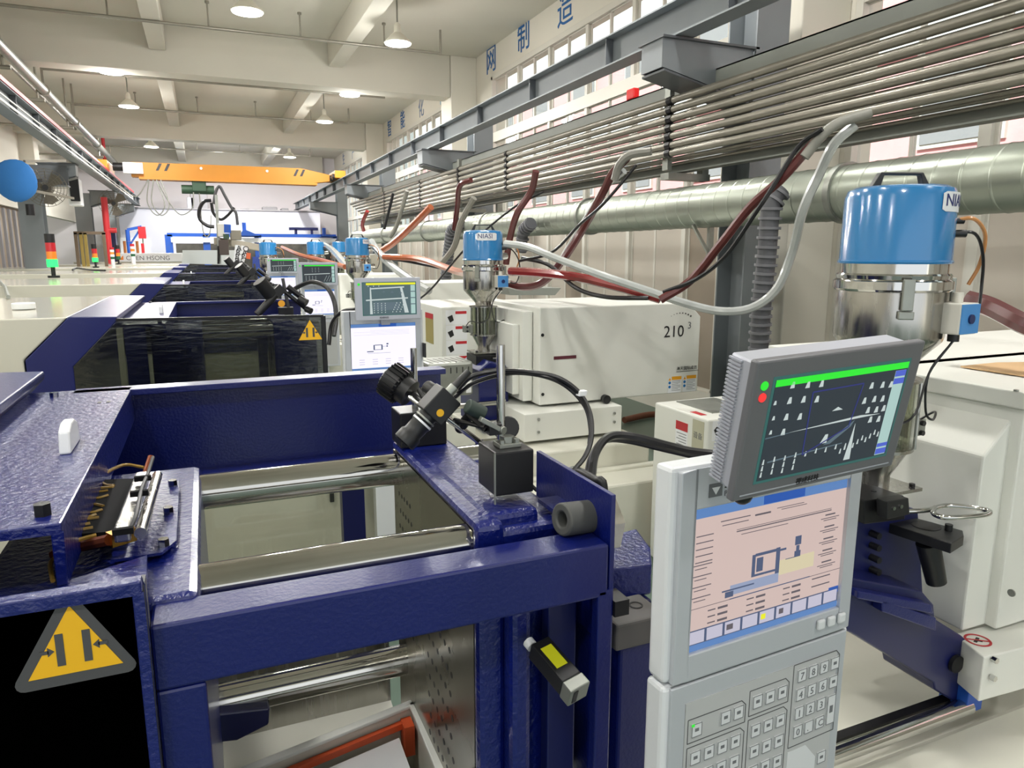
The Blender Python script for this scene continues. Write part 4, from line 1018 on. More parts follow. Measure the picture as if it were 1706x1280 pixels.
A2('guard_sticker', G().box(1.575, 1.612, 4.4965, 4.498, .56, .70), stickw)
A2('guard_triangle', G().prism([(1.578, 4.4965, .665), (1.609, 4.4965, .665), (1.594, 4.4965, .693)], (0, -.0006, 0)), sticko)
A2('drip_funnel', G().prism([at(845, 480, Y=5.5), at(935, 480, Y=5.5), at(925, 492, Y=5.5), at(850, 492, Y=5.5)], (0, .4, 0)), channelm)
A2('glove_port_panel', G().box(.62, 1.28, 4.0, 4.05, .1, .60), bedwhite)
A1('side_column', G().box(.558, .70, 1.0, 1.12, .0, .885), blue_d, None, .005)
# ================================================================== CONSOLES AND MONITORS
def frame_of(c, xd, up):
    xd = Vector(xd).normalized(); up = Vector(up); up = (up - xd*up.dot(xd)).normalized(); nd = xd.cross(up)   # nd points towards the viewer (-Y side)
    if nd.y > 0: nd = -nd
    return Vector(c), xd, up, nd
class Pl:
    """a tilted front plane: local u to the right, v up, w towards the viewer"""
    def __init__(s, c, xd, up): s.c, s.x, s.u, s.n = frame_of(c, xd, up)
    def p(s, u, v, w=0): return s.c + s.x*u + s.u*v + s.n*w
    def rect(s, g, u0, u1, v0, v1, w0, w1):
        return g.prism([s.p(u0, v0, w0), s.p(u1, v0, w0), s.p(u1, v1, w0), s.p(u0, v1, w0)], s.n*(w1-w0))
    def poly(s, g, pts, w0, w1): return g.prism([s.p(a, b, w0) for a, b in pts], s.n*(w1-w0))
    def disc(s, g, u, v, r, w0, w1, n=10): return g.cyl(s.p(u, v, w0), s.p(u, v, w1), r, n=n)
    def line(s, g, a, b, t, w):
        a = Vector(a); b = Vector(b); d = (b-a).normalized(); q = Vector((-d.y, d.x))*t/2
        return s.poly(g, [a-q, b-q, b+q, a+q], w, w+.0003)

def monitor(lab, c, xd, up, W, Hh, style, depth=.05, group='camera inspection monitors'):
    P = Pl(c, xd, up); base = P.p(0, -Hh/2, -depth/2)
    t = thing('inspection_monitor', lab, 'monitor', base, group)
    big = style == 'near'
    mk('housing', P.rect(G(), -W*.47, W*.47, -Hh*.46, Hh*.47, -depth, -.012), bezel2, t, .003)
    bz = mk('bezel', P.rect(G(), -W/2, W/2, -Hh/2, Hh/2, -.012, 0), bezel if big else bezel2, t, .0025)
    u0, u1, v0, v1 = -W*.385, W*.415, -Hh*.37, Hh*.36
    if not big: u0, u1, v0, v1 = -W*.38, W*.42, -Hh*.37, Hh*.38
    mk('teal_edge', P.rect(G(), u0-.004, u1+.004, v0-.004, v1+.004, 0, .0004), e_teal, bz)
    sc_ = mk('screen', P.rect(G(), u0, u1, v0, v1, .0004, .0010), e_dark if style != 'mid' else e_dark2, t, label='lit inspection screen')
    w = .0010; sw, sh = u1-u0, v1-v0
    mk('status_bar', P.rect(G(), u0+(0 if big else .06*sw), u1, v1-.065*sh, v1, w, w+.0003), e_yellow if style == 'mid' else e_green, sc_)
    g = G(); P.disc(g, u0-.016*(W/.275), v1-.04*sh, .0055*(W/.275), 0, .001, 12); mk('status_led', g, e_green, bz)
    if big:
        g = G(); P.disc(g, u0-.016, v1-.15*sh, .0055, 0, .001, 12); mk('status_led', g, e_red, bz)
    mk('side_bar', P.rect(G(), u1-.095*sw, u1-.01*sw, v0+.01*sh, v1-.08*sh, w, w+.0003), e_side, sc_)
    for (a, b) in ((.78, .84), (.86, .92), (.02, .08), (.10, .14)) if big else ((.3, .33), (.5, .53), (.7, .73)):
        mk('side_button', P.rect(G(), u1-.095*sw, u1-.01*sw, v0+a*sh, v0+b*sh, w+.0003, w+.0006), e_sideb if big else e_dim, sc_)
    g = G(); gd = G(); rnd = random.Random(11)
    def U(a): return u0+a*sw
    def V(b): return v0+b*sh
    def spot(a, b, r=.007, tall=1.5):
        k = W/.275
        P.poly(g, [(U(a)-r*.7*k, V(b)-r*tall*k*.5), (U(a)+r*.7*k, V(b)-r*tall*k*.5), (U(a)+r*.5*k, V(b)+r*tall*k*.6), (U(a)-r*.2*k, V(b)+r*tall*k*.6)], w, w+.0003)
    if big:
        for a, b in ((.12, .93), (.23, .91), (.33, .90), (.12, .78), (.22, .77), (.32, .75), (.12, .62), (.22, .60), (.02, .78), (.03, .63), (.03, .49), (.12, .47),
                     (.73, .80), (.82, .79), (.89, .78), (.70, .65), (.78, .65), (.85, .64), (.75, .54), (.82, .53), (.88, .53), (.79, .43), (.86, .42)): spot(a, b, .0048 if a > .05 else .003)
        for k in range(9):
            for j in range(3): spot(.02+.085*k*.9, .19-.065*j+.01*(k % 2), .0020, 3) if k < 4 or j == 0 else None
        for k in range(10): spot(.60+.032*k, .14+.02*(k % 3)+.012*k, .0020, 3)
        P.poly(g, [(U(.17), V(.455)), (U(.70), V(.50)), (U(.86), V(.48)), (U(.70), V(.475))], w, w+.0003)
        P.poly(g, [(U(.645), V(.03)), (U(.695), V(.03)), (U(.672), V(.42))], w, w+.0003)
        P.poly(g, [(U(.46), V(.60)), (U(.54), V(.60)), (U(.50), V(.635))], w, w+.0003)
        P.poly(g, [(U(.42), V(.27)), (U(.47), V(.27)), (U(.47), V(.36)), (U(.45), V(.36))], w, w+.0003)
        P.poly(gd, [(U(0), V(.44)), (U(.17), V(.455)), (U(.17), V(.45)), (U(0), V(.43))], w, w+.0003)
        P.poly(gd, [(U(.05), V(.19)), (U(.60), V(.235)), (U(.60), V(.225)), (U(.05), V(.175))], w, w+.0002)
        P.poly(gd, [(U(.45), V(.25)), (U(.66), V(.46)), (U(.64), V(.40)), (U(.50), V(.25))], w, w+.0002)
        gb = G(); Q = [(U(.28), V(.83)), (U(.66), V(.84)), (U(.62), V(.40)), (U(.30), V(.19))]
        for i in range(4): P.line(gb, Q[i], Q[(i+1) % 4], .0016, w+.0002)
        mk('search_zone_outline', gb, e_bluel, sc_)
    else:
        n = 9 if style == 'mid' else 6
        P.poly(g, [(U(.05), V(.48)), (U(.85), V(.53)), (U(.85), V(.49)), (U(.05), V(.44))], w, w+.0003)
        if style == 'mid':
            P.poly(g, [(U(.12), V(.02)), (U(.17), V(.02)), (U(.15), V(.86)), (U(.13), V(.86))], w, w+.0003)
            P.poly(g, [(U(.78), V(.04)), (U(.86), V(.04)), (U(.74), V(.86)), (U(.70), V(.86))], w, w+.0003)
            P.poly(g, [(U(.14), V(.84)), (U(.78), V(.88)), (U(.78), V(.84)), (U(.14), V(.80))], w, w+.0003)
            for (a, b) in ((.36, .70), (.52, .68), (.68, .66)): P.poly(gd, [(U(a), V(b)), (U(a+.06), V(b)), (U(a+.03), V(b+.06))], w, w+.0004)
            P.poly(gd, [(U(.2), V(.14)), (U(.7), V(.14)), (U(.68), V(.38)), (U(.2), V(.40))], w, w+.0002)
        cols_ = ((.2, .27, .34, .41) if style == 'mid' else (.1, .2, .3, .4))
        for a in cols_:
            for j in range(5): spot(a, .07+.07*j, .0028, 1.4)
        for a in (.55, .62, .69) if style == 'mid' else (.66, .74, .82):
            for j in range(5): spot(a+.02*j, .08+.07*j, .0028, 1.6)
        for a in (.3, .4, .5) if style != 'mid' else (.1, .2, .3):
            for j in range(3): spot(a, .62+.1*j if style != 'mid' else .90, .0030, 1.2)
    mk('camera_picture', g, e_spot, sc_, kind='stuff'); 
    if gd.v: mk('camera_picture_midtones', gd, e_dim, sc_, kind='stuff')
    tx = P.p(-.02*(W/.275), -Hh*.465, .0006)
    mk('maker_print', text_g('视成科技' if big else '视成科技', .0098*(W/.275), tx, P.x, P.u, 'CENTER', .0006), inkm, bz)
    if big:
        g = G()
        for k in range(34): P.rect(g, -W*.47-.003, -W*.47, -Hh*.44+k*Hh*.9/34, -Hh*.44+k*Hh*.9/34+.0022, -depth, -.03)
        mk('cooling_fins', g, bezel2, t, kind='stuff')
        mk('mount_knuckle', G().sphere(P.p(-W*.5+.035, -Hh/2-.006, -.02), .013, 12), black, t)
        mk('chamfer_edge', P.rect(G(), -W/2+.01, W/2-.01, -Hh/2+.006, -Hh/2+.0075, 0, .0006), bezel2, bz)
    mk('mount_arm', G().box(base.x-.02, base.x+.02, base.y+.04, base.y+.08, base.z-.03, base.z+.06), bezel2, t)
    return t

k1 = 1.10
monitor('nearest inspection monitor, big tilted screen with green bar and white spots', (.682, .62, 1.302), (.999, .044, .031), (-.022, -.189, .982), .275, .174, 'near')
def mon_at(lab, y, q, style):
    """q: TL TR BR pixel corners of the front on the plane Y=y"""
    a, b, c = (at(*p, Y=y) for p in q)
    W = b.x-a.x; Hh = b.z-c.z
    monitor(lab, ((a.x+b.x)/2, y, (b.z+c.z)/2), (1, 0, .0), (0, 0, 1), W, Hh, style)
mon_at('second inspection monitor with yellow status bar above the bright white console', 3.3, ((590, 462), (700, 462), (700, 531)), 'mid')
mon_at('third inspection monitor, small with green bar, left of the third blue loader', 6.9, ((495, 437), (562, 437), (562, 475)), 'far')
mon_at('fourth inspection monitor, smaller dark screen with green bar left of the third', 10.3, ((444, 430), (497, 430), (497, 455)), 'far')

def console(lab, x, y, z, W, Hs, near, full=True, sx=None, sz=None):
    """x,z centre of the display, y front plane"""
    P = Pl((x, y, z), (.997, .067, 0) if near else (1, 0, 0), (0, 0, 1))
    t = thing('control_console', lab, 'control console', (x, y+.04, FL), 'machine control consoles')
    hw, up_, dn = W*.585, Hs*.5+W*.20, Hs*.5+W*.13
    mk('display_body', P.rect(G(), -hw-.01, hw+.012, -dn, up_, -.038, -.004), console_w, t, .006)
    fr = G()
    P.rect(fr, -hw, -W/2, -dn, up_-.005, -.01, .004); P.rect(fr, W/2, hw, -dn, up_-.005, -.01, .004)
    P.rect(fr, -W/2, W/2, Hs/2, up_-.005, -.01, .004); P.rect(fr, -W/2, W/2, -dn, -Hs/2, -.01, .004)
    bz = mk('display_bezel', fr, console_s, t, .002)
    sc_ = mk('display_screen', P.rect(G(), -W/2, W/2, -Hs/2, Hs/2, -.004, -.002), e_pink if near else e_white, t, label='lit control screen')
    w0 = -.002
    def R(n, u0, u1, v0, v1, m, w=0): return mk(n, P.rect(G(), -W/2+u0*W, -W/2+u1*W, -Hs/2+v0*Hs, -Hs/2+v1*Hs, w0+w, w0+w+.0003), m, sc_)
    R('header_bar', 0, 1, .925, 1, e_head); R('title_tab', .43, .70, .93, 1, e_tab, .0003)
    R('footer_bar', 0, 1, 0, .045, e_head); R('corner_tab', .93, 1, .115, .165, e_tab)
    g = G()
    def r(u0, u1, v0, v1, w=.0002, gg=None): P.rect(g if gg is None else gg, -W/2+u0*W, -W/2+u1*W, -Hs/2+v0*Hs, -Hs/2+v1*Hs, w0, w0+w+.0002)
    if near:
        for k in range(9): R('soft_key', .008+.111*k, .104+.111*k, .052, .14, e_btn, .0002)
        R('soft_key_strip', 0, 1, .045, .148, e_draw)
        for k in range(5): r(.03, .13, .80-.045*k, .806-.045*k)
        for k in range(4): r(.0, .13, .60-.075*k, .606-.075*k); r(.03, .10, .575-.075*k, .58-.075*k)
        for k in range(5): r(.83, .96, .72-.09*k, .725-.09*k); r(.86, .93, .742-.09*k, .752-.09*k); r(.85, .94, .705-.09*k, .710-.09*k)
        r(0, 1, .30, .303); r(.17, .35, .87, .876); r(.18, .34, .84, .845); r(.38, .48, .86, .872); r(.52, .70, .88, .884); r(.55, .72, .865, .869)
        r(.27, .9, .775, .782); r(.27, .9, .79, .793); r(.30, .6, .75, .754)
        for c_ in range(3):
            for k in range(3): u = (.12, .36, .60)[c_]; r(u, u+.045, .26-.045*k, .268-.045*k); r(u+.06, u+.12, .255-.045*k, .27-.045*k)
        for k in range(2): r(.80, .93, .27-.06*k, .278-.06*k)
        mk('screen_text', g, e_text, sc_, kind='stuff')
        g2 = G()
        for (u0, u1, v0, v1) in ((.38, .40, .42, .58), (.40, .54, .565, .585), (.535, .56, .40, .59), (.40, .535, .42, .435), (.41, .45, .45, .55), (.56, .60, .56, .575), (.66, .70, .575, .64), (.67, .69, .53, .57), (.66, .70, .49, .53), (.22, .27, .32, .36), (.20, .40, .365, .375), (.25, .78, .30, .306), (.60, .70, .485, .49)):
            r(u0, u1, v0, v1, .0003, g2)
        mk('machine_drawing', g2, e_draw, sc_, kind='stuff')
        g3 = G(); r(.25, .56, .33, .40, .0001, g3); mk('machine_drawing_bed', g3, emis('screen_pale_blue', '#a9b6d8', .7), sc_, kind='stuff')
        g4 = G(); r(.56, .80, .38, .49, .0001, g4); mk('machine_drawing_cover', g4, e_cream, sc_, kind='stuff')
        g5 = G(); r(.46, .49, .08, .12, .0004, g5); mk('soft_key_icon', g5, e_yellow, sc_)
        g6 = G(); r(.24, .28, .08, .12, .0004, g6); r(.58, .61, .08, .12, .0004, g6); mk('soft_key_icon', g6, e_text, sc_, kind='stuff')
    else:
        for k in range(9): r(.05 if k % 2 else .3, .9, .85-.03*k, .853-.03*k) if k < 4 else None
        for k in range(3):
            for c_ in range(4): r(.12+.2*c_, .2+.2*c_, .22-.05*k, .23-.05*k)
        mk('screen_text', g, emis('screen_pale_text', '#b9b4cc', 1.0), sc_, kind='stuff')
        g2 = G()
        for (u0, u1, v0, v1) in ((.34, .36, .43, .54), (.36, .47, .53, .545), (.46, .48, .43, .54), (.36, .46, .43, .44), (.54, .57, .54, .57), (.54, .56, .49, .52), (.24, .34, .39, .41), (.48, .56, .50, .505), (.25, .6, .36, .365)): r(u0, u1, v0, v1, .0003, g2)
        mk('machine_drawing', g2, e_draw, sc_, kind='stuff')
    # badge
    if near:
        u = -hw+.045
        mk('maker_badge', P.rect(G(), u, u+.022, Hs/2+.014, Hs/2+.032, .004, .005), inkgrey, bz)
        mk('maker_emblem', P.poly(G(), [(u+.004, Hs/2+.027), (u+.018, Hs/2+.027), (u+.011, Hs/2+.017)], .005, .0054), stickw, bz)
        mk('maker_lettering', text_g('ZHAFIR', .0135, P.p(u+.026, Hs/2+.0235, .0045), P.x, P.u), inkm, bz)
        mk('maker_lettering', text_g('PLASTICS', .0105, P.p(u+.026, Hs/2+.0125, .0045), P.x, P.u), inkgrey, bz)
        for k in range(3): mk('round_key', P.rect(G(), W*.33+.022*k, W*.33+.022*k+.015, -dn+.014, -dn+.030, .004, .010), keym, bz, .003)
    else:
        for k in range(3): mk('round_key', P.rect(G(), W*.30+.022*k, W*.30+.022*k+.015, -dn+.008, -dn+.02, .004, .008), keym, bz)
    # keypad below
    zb = -dn-.004; zl = zb-.46
    kb = mk('keypad_body', P.rect(G(), -hw-.012, hw+.008, zl, zb, -.038, -.002), console_w, t, .006)
    mk('keypad_trim', P.rect(G(), -hw, hw, zl, zb-.002, -.006, .002), console_s, kb, .002)
    kp = mk('keypad_panel', P.rect(G(), -hw+.025, hw-.02, zl+.02, zb-.03, .002, .0035), keypadm, kb)
    if near:
        def field(u0, u1, v0, v1, c_=.008):
            g = G(); pts = [(u0, v0), (u1, v0), (u1, v1-c_), (u1-c_, v1), (u0, v1)]
            for i in range(5): P.line(g, pts[i], pts[(i+1) % 5], .0013, .0035)
            mk('key_field_outline', g, darkgrey, kp)
        def key(u, v, w_=.017, h_=.019, txt=None):
            k_ = mk('key', P.rect(G(), u, u+w_, v-h_, v, .0035, .0055), keym, kp)
            g = G()
            for (a, b) in (((u, v), (u+w_, v)), ((u+w_, v), (u+w_, v-h_)), ((u+w_, v-h_), (u, v-h_)), ((u, v-h_), (u, v))): P.line(g, a, b, .0008, .0056)
            if txt is None:
                P.rect(g, u+w_*.3, u+w_*.7, v-h_*.6, v-h_*.35, .0056, .0059)
            else:
                tg = text_g(txt, .016, P.p(u+w_*.28, v-h_*.82, .0058), P.x, P.u, 'LEFT', .0004, 2); g.add(tg.v, tg.f)
            mk('key_print', g, inkgrey, k_ if False else kp, kind=None)
        top = zb-.052
        L = -hw+.03
        # left block
        field(L, L+.105, top-.040, top-.004); key(L+.006, top-.012); key(L+.058, top-.010); key(L+.082, top-.010)
        field(L, L+.105, top-.155, top-.047)
        for j in range(3):
            for i in range(4): key(L+.006+.0245*i, top-.055-.033*j)
        mk('lit_key_led', P.rect(G(), L+.005, L+.010, top-.015, top-.011, .0056, .006), e_green, kp)
        # middle block
        Mx = L+.112
        field(Mx, Mx+.078, top-.034, top+.006)
        for i in range(3): key(Mx+.006+.0245*i, top-.004)
        field(Mx, Mx+.078, top-.150, top-.040)
        for j in range(3):
            for i in range(3): key(Mx+.006+.0245*i, top-.050-.034*j)
        # number block
        Nx = L+.198
        field(Nx, Nx+.098, top-.115, top+.022)
        for j, row in enumerate(('789', '456', '123', '0.C')):
            for i, ch in enumerate(row): key(Nx+.008+.0235*i, top+.012-.031*j, txt=ch)
        key(Nx+.0785, top+.012); key(Nx+.0785, top-.019); key(Nx+.0785, top-.052, h_=.048)
        mk('blank_label_field', P.poly(G(), [(Nx, top-.205), (Nx+.062, top-.205), (Nx+.062, top-.150), (Nx+.038, top-.122), (Nx, top-.122)], .0035, .004), keym, kp)
        key(Nx+.066, top-.145)
        field(L, L+.105, top-.30, top-.163)
        for j in range(3):
            for i in range(4): key(L+.006+.0245*i, top-.172-.033*j)
        field(Mx+.02, Nx+.088, top-.30, top-.215)
        for i in range(6): key(Mx+.028+.0245*i, top-.225)
    # pedestal leg
    mk('pedestal', G().box(x-.06, x+.06, y+.03, y+.09, FL, z+zl+.01), console_w, t, .005)
    return t
console('nearest white control console with pinkish lit screen and grey keypad below', .700, .72, 1.074, .291, .2026, True)
def con_at(lab, y, q, near=False):
    a, b, c = (at(*p, Y=y) for p in q); W = b.x-a.x; Hh = b.z-c.z
    console(lab, (a.x+b.x)/2, y, (b.z+c.z)/2, W, Hh, False)
con_at('second control console, bright white screen behind the black camera', 3.4, ((583, 537), (692, 537), (692, 612)))
con_at('third control console, bright screen half hidden by a black cable loop', 7.0, ((507, 482), (557, 482), (557, 524)))
con_at('fourth control console, small bright screen left of the third console', 10.4, ((449, 460), (492, 460), (492, 492)))
mk('phone_jack_strip', G().box(.965, .972, 3.36, 3.40, .99, 1.06), black, label='small black strip on the right side of the second console', cat='bracket')

# ================================================================== CAMERA RIG ON THE NEAREST MACHINE
t = thing('magnetic_stand', 'magnetic base stand with a tall chrome post on the blue platen', 'stand', at(824, 825, Z=1.12))
b0 = at(824, 800, Z=1.195)
x0_, y0_ = .437, 1.055
mk('magnet_base', G().box(x0_-.032, x0_+.036, y0_-.035, y0_+.045, 1.112, 1.185), blackm, t, .003)
mk('base_edge', G().box(x0_-.034, x0_-.032, y0_-.037, y0_-.033, 1.10, 1.185), galv, t)
mk('clamp_foot', G().box(x0_-.016, x0_+.022, y0_-.016, y0_+.016, 1.185, 1.192), galv, t, .001)
mk('hex_nut', G().cyl((x0_+.003, y0_, 1.192), (x0_+.003, y0_, 1.202), .012, n=6), galv, t)
mk('side_nut', G().cyl((x0_-.010, y0_-.010, 1.192), (x0_-.010, y0_-.010, 1.198), .005, n=6), galv, t)
mk('side_nut', G().cyl((x0_+.016, y0_-.010, 1.192), (x0_+.016, y0_-.010, 1.198), .005, n=6), galv, t)
mk('post', G().cyl((x0_-.004, y0_+.01, 1.195), (x0_-.004, y0_+.01, 1.352), .0072, n=16), chrome, t)
mk('lever', G().bar(at(832, 715, Y=1.05), at(800, 698, Y=1.05), .012, .008).cyl(at(832, 715, Y=1.055), at(840, 718, Y=1.045), .007, n=10), galv, t, .001)
mk('clamp_knob', G().cyl(at(838, 715, Y=1.10), at(848, 712, Y=1.07), .019, n=18), black, t, .002)
mk('swivel_clamp', G().cyl(at(816, 713, Y=1.06), at(840, 714, Y=1.10), .009, n=12).obox(at(822, 714, Y=1.06), (1, 0, 0), (0, 1, 0), (0, 0, 1), .022, .022, .018), blackm, t, .001)
mk('cross_rod', G().cyl(at(735, 690, Y=1.12), at(806, 742, Y=1.12), .0052, n=12), chrome, t)
mk('linkage_rod', G().cyl(at(757, 700, Y=1.12), at(808, 712, Y=1.06), .004, n=8).cyl(at(780, 690, Y=1.09), at(810, 716, Y=1.06), .005, n=8), blackm, t)
mk('upper_clamp', G().cyl(at(765, 716, Y=1.13), at(790, 682, Y=1.09), .009, n=12).cyl(at(778, 680, Y=1.10), at(802, 692, Y=1.09), .011, n=14), blackm, t, .001)
mk('small_knob', G().cyl(at(778, 676, Y=1.08), at(806, 690, Y=1.08), .0125, n=14), mat('knob_dark_green', '#2d3a34', .5), t, .002)
# camera
t = thing('inspection_camera', 'black inspection camera with long lens and yellow dot, aimed down left', 'camera', at(700, 735, Y=1.10))
a_ = at(672, 738, Y=1.13); b_ = at(716, 690, Y=1.13); c_ = at(762, 655, Y=1.13)
dd = (b_-a_).normalized()
L_ = (b_-a_).length
mk('lens', G().lathe([(.017, 0), (.020, .002), (.020, .018), (.017, .022), (.017, .040), (.0185, .043), (.0185, L_*.75), (.0165, L_*.78), (.0165, L_)], a_, 24, dd), black, t)
mk('lens_ring', G().ring(a_+dd*.044, a_+dd*.0475, .0188, .0165, 24), stickw, t)
mk('lens_ring', G().ring(a_+dd*L_*.80, a_+dd*(L_*.80+.003), .0188, .0165, 24), galv, t)
upv = Vector((0, 0, 1)); sdv = dd.cross(upv).normalized(); upc = sdv.cross(dd)
body = mk('camera_body', G().obox(b_+dd*.022, dd, sdv, upc, .050, .044, .044), black, t, .002)
pd = sdv if sdv.y < 0 else -sdv
mk('yellow_dot', G().cyl(b_+dd*.012+pd*.022-upc*.004, b_+dd*.012+pd*.0228-upc*.004, .0065, n=16), sticky, body)
mk('connector', G().cyl(b_+dd*.047, b_+dd*.062, .009, n=14), galv, t)
mk('connector_boot', G().cyl(b_+dd*.062, b_+dd*.098, .0075, .006, 12), black, t)
# ring light / lamp housing
t = thing('led_lamp', 'black finned LED lamp head tilted beside the inspection camera', 'lamp', at(665, 680, Y=1.35))
a_ = at(650, 660, Y=1.36); b_ = at(700, 626, Y=1.30)
a_ = at(655, 648, Y=1.36); b_ = at(686, 634, Y=1.34)
da = (at(700, 640, Y=1.33)-at(640, 655, Y=1.36)).normalized(); v1_ = at(640, 655, Y=1.36); v2_ = at(672, 606, Y=1.36)
up_ = (at(672, 603, Y=1.36)-at(660, 675, Y=1.36)).normalized()
ctr = at(664, 642, Y=1.36); ax = (at(690, 660, Y=1.33)-at(645, 628, Y=1.37)).normalized()
mk('lamp_head', G().lathe([(.026, -.030), (.034, -.026), (.034, .004), (.028, .010), (.028, .030), (.014, .034)], ctr, 26, ax), black, t)
g = G()
o1 = ax.orthogonal().normalized(); o2 = ax.cross(o1)
for k in range(22):
    a = 2*PI*k/22; rr = o1*math.cos(a)+o2*math.sin(a)
    g.obox(ctr+rr*.032-ax*.008, ax, rr, ax.cross(rr), .036, .010, .003)
mk('cooling_fins', g, blackm, t, kind='stuff')
mk('lens_plate', G().cyl(ctr-ax*.0305, ctr-ax*.0315, .024, n=20), bezel2, t)
mk('lamp_mount', G().cyl(ctr+ax*.034, at(700, 668, Y=1.30), .008, n=10), chrome, t)
t = thing('magnetic_stand', 'black magnetic base stand behind the camera, mostly hidden', 'stand', (.385, 1.44, 1.12))
mk('magnet_base', G().box(at(668, 740, Y=1.42).x, at(745, 740, Y=1.42).x, 1.42, 1.50, 1.095, 1.17), blackm, t, .003)
mk('pivot_arm', G().cyl(at(690, 660, Y=1.32), at(728, 688, Y=1.22), .008, n=10).cyl(at(700, 650, Y=1.30), at(715, 675, Y=1.26), .007, n=10), blackm, t)
mk('pivot_knob', G().cyl(at(712, 645, Y=1.25), at(728, 655, Y=1.22), .013, n=16), black, t, .002)
mk('pivot_knob', G().cyl(at(722, 648, Y=1.26), at(735, 662, Y=1.26), .011, n=14), black, t, .002)
mk('bright_pin', G().cyl(at(682, 662, Y=1.3), at(704, 678, Y=1.27), .0045, n=10), chrome, t)
mk('post', G().cyl((.395, 1.46, 1.17), (.395, 1.46, 1.30), .007, n=12), chrome, t)
# camera cables
hose('camera_cable', [(760, 652, 1.36), (785, 628, 1.34), (830, 618, 1.34), (880, 620, 1.35), (930, 630, 1.37), (965, 655, 1.37), (983, 690, 1.36), (985, 730, 1.34), (975, 760, 1.32), (955, 785, 1.30)], .0048, rubber, 'black camera cable arching right from the camera over the machine', 'cable')
hose('camera_cable', [(758, 662, 1.37), (790, 638, 1.35), (850, 622, 1.35), (905, 627, 1.36), (945, 645, 1.38), (975, 678, 1.37), (984, 715, 1.35), (982, 740, 1.34)], .0042, rubber, 'thinner black cable arching just inside the camera cable', 'cable')
q = at(969, 655, D=1.37); mk('cable_tag', G().obox(q, (1, 0, 0), (0, 1, 0), (.3, 0, 1), .016, .014, .010), stickw, label='small white tag clipped on the arching camera cables', cat='tag', bev=.001)
hose('power_cable', [(985, 795, 1.32), (992, 755, 1.36), (1015, 728, 1.40), (1055, 728, 1.42), (1110, 742, 1.40), (1150, 752, 1.36), (1200, 758, 1.30), (1225, 760, 1.2)], .0085, rubber, 'thick black cable curving right towards the nearest console', 'cable')
hose('power_cable', [(978, 790, 1.33), (986, 760, 1.37), (1005, 735, 1.42), (1045, 735, 1.45), (1110, 750, 1.44), (1165, 762, 1.40), (1200, 765, 1.35)], .006, rubber, 'second black cable under the thick one by the console', 'cable')
hose('power_cable', [(865, 800, 1.5), (880, 805, 1.5), (895, 818, 1.5)], .004, rubber, 'short thin black cable behind the magnetic base', 'cable')
# camera rigs on the machines behind
def rig(lab, c, s_):
    c = Vector(c); t = thing('camera_rig', lab, 'camera rig', c, 'camera rigs on the machines behind')
    mk('magnet_base', G().box(c.x-.03*s_, c.x+.04*s_, c.y-.03, c.y+.03, c.z, c.z+.06*s_), blackm, t, .002)
    mk('post', G().cyl(c+Vector((.02, 0, .05))*s_, c+Vector((.0, 0, .2))*s_, .008*s_, n=10), darkgrey, t)
    mk('lamp_head', G().cyl(c+Vector((-.11, -.02, .19))*s_, c+Vector((-.06, 0, .12))*s_, .034*s_, n=14), black, t)
    mk('camera_body', G().cyl(c+Vector((-.13, -.03, .03))*s_, c+Vector((-.02, 0, .14))*s_, .018*s_, n=12).obox(c+Vector((-.02, 0, .14))*s_, (.7, 0, .7), (0, 1, 0), (-.7, 0, .7), .05*s_, .045*s_, .045*s_), black, t)
    mk('link_rod', G().cyl(c+Vector((0, 0, .14))*s_, c+Vector((.10, -.02, .05))*s_, .010*s_, n=8).cyl(c+Vector((.02, 0, .16))*s_, c+Vector((.09, 0, .10))*s_, .014*s_, n=8), blackm, t)
    mk('knob', G().cyl(c+Vector((.07, -.03, .10))*s_, c+Vector((.10, -.05, .08))*s_, .02*s_, n=12).cyl(c+Vector((.10, -.03, .05))*s_, c+Vector((.12, -.05, .04))*s_, .016*s_, n=10), black, t)
    return t
rg2 = rig('black camera and lamp on stand over the second machine, orange dot', (.47, 4.95, 1.06), 1.35)
mk('orange_dot', G().cyl(at(469, 506, Y=4.86), at(469, 506, Y=4.855), .022, n=12), sticko, rg2)
rig('small black camera rig over the third machine, behind the second rig', (.52, 8.6, 1.07), 1.5)
rig('tiny black camera rig over the fourth machine, below the white boards', (.50, 12.1, 1.10), 1.6)
hose('camera_cable', [(480, 490, 5.3), (497, 478, 5.25), (520, 470, 5.2), (543, 478, 5.1), (556, 500, 5.0), (560, 530, 4.95), (556, 560, 4.9)], .016, rubber, 'black cable loop in front of the third console', 'cable')
hose('power_cable', [(548, 575, 4.2), (553, 540, 4.2), (570, 520, 4.1), (592, 516, 4.0)], .012, rubber, 'black cable bending into the left side of the second console', 'cable')

# ================================================================== CABINETS BETWEEN THE MACHINES
def cabinet(lab, near_px, far_px, Z, hgt, wd, stickers):
    n = at(*near_px, Z=Z); f = at(*far_px, Z=Z); x = n.x
    t = thing('electric_cabinet', lab, 'cabinet', (x+wd/2, n.y, Z-hgt))
    mk('cabinet_body', G().box(x, x+wd, n.y, f.y, Z-hgt, Z), white, t, .01)
    return t, x, n.y, f.y
t, x, yn, yf_ = cabinet('white cabinet with red warning label behind the nearest monitor', (1180, 700), (1116, 668), .62, .97, .5, 1)
lb = mk('notice_label', G().box(x-.001, x, yn+.17, yn+.28, .36, .56), stickw, t); mk('label_header', G().box(x-.0016, x-.001, yn+.17, yn+.28, .51, .56), stickred, lb)
g = G()
for k in range(8): g.box(x-.0014, x-.001, yn+.18, yn+.27-.02*(k % 2), .49-.016*k, .494-.016*k)
mk('label_text', g, inkgrey, lb)
pl_ = mk('rating_plate', G().box(x-.001, x, yn+.03, yn+.13, .38, .60), mat('plate_khaki', '#b5b39c', .5), t)
